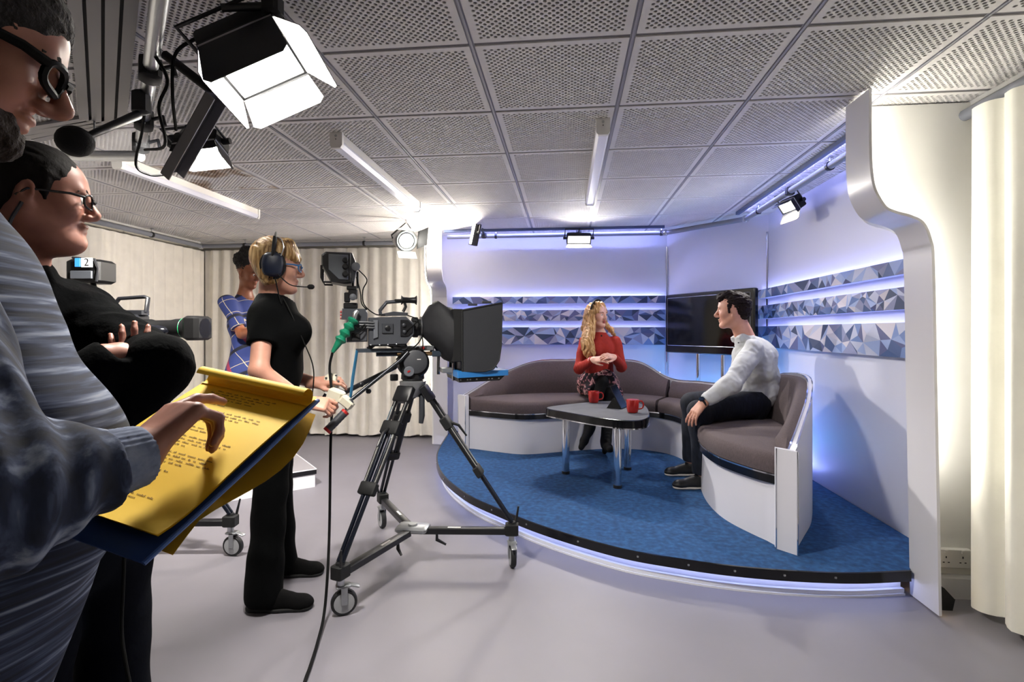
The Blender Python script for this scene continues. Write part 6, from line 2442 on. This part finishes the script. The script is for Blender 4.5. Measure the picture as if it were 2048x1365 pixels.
    E((.014, 0, .046), (.080, .077, .083))
    E((.122, 0, -.034), (.080, .10, .100), .012, 's')
    for y in (-1, 1):
        E((-.010, .090 * y, -.034), (.026, .03, .036), .008, 's')
        H.cone(L(.024, .070 * y, .04), L(.026, .073 * y, -.05), .016, .012, .01)
    H.cut(L(-.05, 0, -.07), Rh @ Vector((.1, 0, -1)))
    fn, _, _ = folds(.002, 200, 56)
    H.wave(fn)
    body_obj(H, 'hair', .0045, mat('cropped_dark_hair', '15100f', .8, bump=.8, bscale=200), p)
    B_ = Sdf()
    E2 = lambda c, r, k=.015, op='u': B_.ell(L(*c), tuple(v * 1.08 for v in r), Rh, k, op)
    E2((.028, 0, -.085), (.062, .057, .046))
    E2((.070, 0, -.104), (.026, .028, .022), .02)
    for y in (-1, 1):
        B_.cone(L(.0, .062 * y, -.03), L(.045, .045 * y, -.085), .014, .022, .02)
    E2((.098, 0, -.066), (.022, .026, .014), .006, 's')
    B_.wave(folds(.0022, 240, 57)[0])
    body_obj(B_, 'beard', .004, mat('dark_beard', '231814', .9, bump=.9, bscale=220), p)
    glasses(L, Rh, 1.08, p, mat('thick_black_frames', '08080a', .65, spec=.2), thick=.0055)
    # clipboard, pad, rolled sheets, lettering
    TL, TR, BR = W(430, 752, 1.03), W(636, 797, .965), W(322, 1085, .69)
    ex = (TR - TL).normalized()
    ey = (TL + (BR - TR)) - TL
    ln = ey.length
    ey = (ey - ex * ey.dot(ex)).normalized()          # down the page
    ez = ex.cross(-ey).normalized()
    if ez.dot(Vector((0, 0, CAM_H)) - TL) < 0:
        ez = -ez
    w_ = (TR - TL).length
    cb = empty('clipboard', TL + ex * w_ / 2, label='blue clipboard with yellow script pages held by the man in the knitted jumper', cat='clipboard')
    o = cb.location.copy()
    C = lambda x, y, z: TL + ex * x + ey * y + ez * z - o
    MB().rings([[C(0, 0, z), C(w_, 0, z), C(w_ + .004, ln * .5, z), C(w_, ln + .03, z), C(0, ln + .03, z)] for z in (-.006, -.003)]).build('board', mat('board_blue', '2d4f94', .4), cb, smooth=False)
    MB().tube([C(w_, 0, -.0045), C(w_ + .004, ln * .5, -.0045), C(w_, ln + .03, -.0045)], .0035, 8).build('board_edge', mat('board_edge_blue', '3f63ac', .4), cb)
    YEL = ramp_mat('yellow_paper', [(.3, 'f0c21e'), (.7, 'f7cf2c')], nscale=4, rough=.7)
    rows = []
    for i in range(15):
        y = ln * i / 14
        zz = .002 + .006 * math.sin(math.pi * i / 14) + (.012 * ((i - 11) / 3) ** 2 if i > 11 else 0)
        rows.append([C(w_ * j / 8 * .985 + .001, y, zz) for j in range(9)])
    rows2 = [[q - ez * .003 for q in r] for r in rows]
    mbp = MB().grid(rows).grid(rows2)
    pg = mbp.build('script_pages', YEL, cb, smooth=True, angle=70)
    rl = []
    for k in range(15):
        a = -.6 + k / 14 * 4.6
        r = .016
        rl.append([C(w_ * (j / 8) * 1.0, .012 - r * math.sin(a) * .9 + .012, .019 - r * math.cos(a)) for j in range(9)])
    MB().grid(rl).build('folded_over_pages', YEL, cb, smooth=True, angle=80)
    un = []
    for i in range(12):
        y = ln * (.06 + .94 * i / 11)
        un.append([C(w_ * (.18 + .84 * j / 6) + .012 * math.sin(i * .6), y, -.012 - .030 * math.sin(math.pi * min(1, i / 9)) - .010 * (j / 6)) for j in range(7)])
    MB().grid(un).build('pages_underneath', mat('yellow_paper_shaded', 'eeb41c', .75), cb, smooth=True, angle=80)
    rnd = random.Random(5)
    INK = mat('pencil_print', '6e5410', .8)
    y = .045
    line = 0
    while y < ln - .02:
        blk = rnd.choice((1, 1, 2, 3, 4))
        for b in range(blk):
            if y > ln - .02:
                break
            x = w_ * rnd.choice((.18, .18, .22, .3)) if b == 0 else w_ * .18
            end = w_ * rnd.uniform(.55, .86) if b < blk - 1 else w_ * rnd.uniform(.3, .7)
            t_ = y / ln * 14
            i_ = min(13, int(t_))
            fr_ = t_ - i_
            zz = lambda i: .002 + .006 * math.sin(math.pi * i / 14) + (.012 * ((i - 11) / 3) ** 2 if i > 11 else 0)
            z_ = zz(i_) * (1 - fr_) + zz(i_ + 1) * fr_ + .0006
            mb = MB()
            while x < end:
                wl = rnd.uniform(.006, .018)
                for c_ in range(max(2, int(wl / .0027))):
                    x0 = x + c_ * .0027
                    hgt = rnd.choice((.0018, .0018, .0028))
                    kk = len(mb.v)
                    mb.v += [C(x0, y, z_), C(x0 + .0018, y, z_), C(x0 + .0018, y - hgt, z_), C(x0, y - hgt, z_)]
                    mb.face((kk, kk + 1, kk + 2, kk + 3))
                x += wl + .0035
            if mb.v:
                mb.build('text_line', INK, pg, smooth=False, kind='stuff')
            y += .0068
        y += .009


person_clipboard()
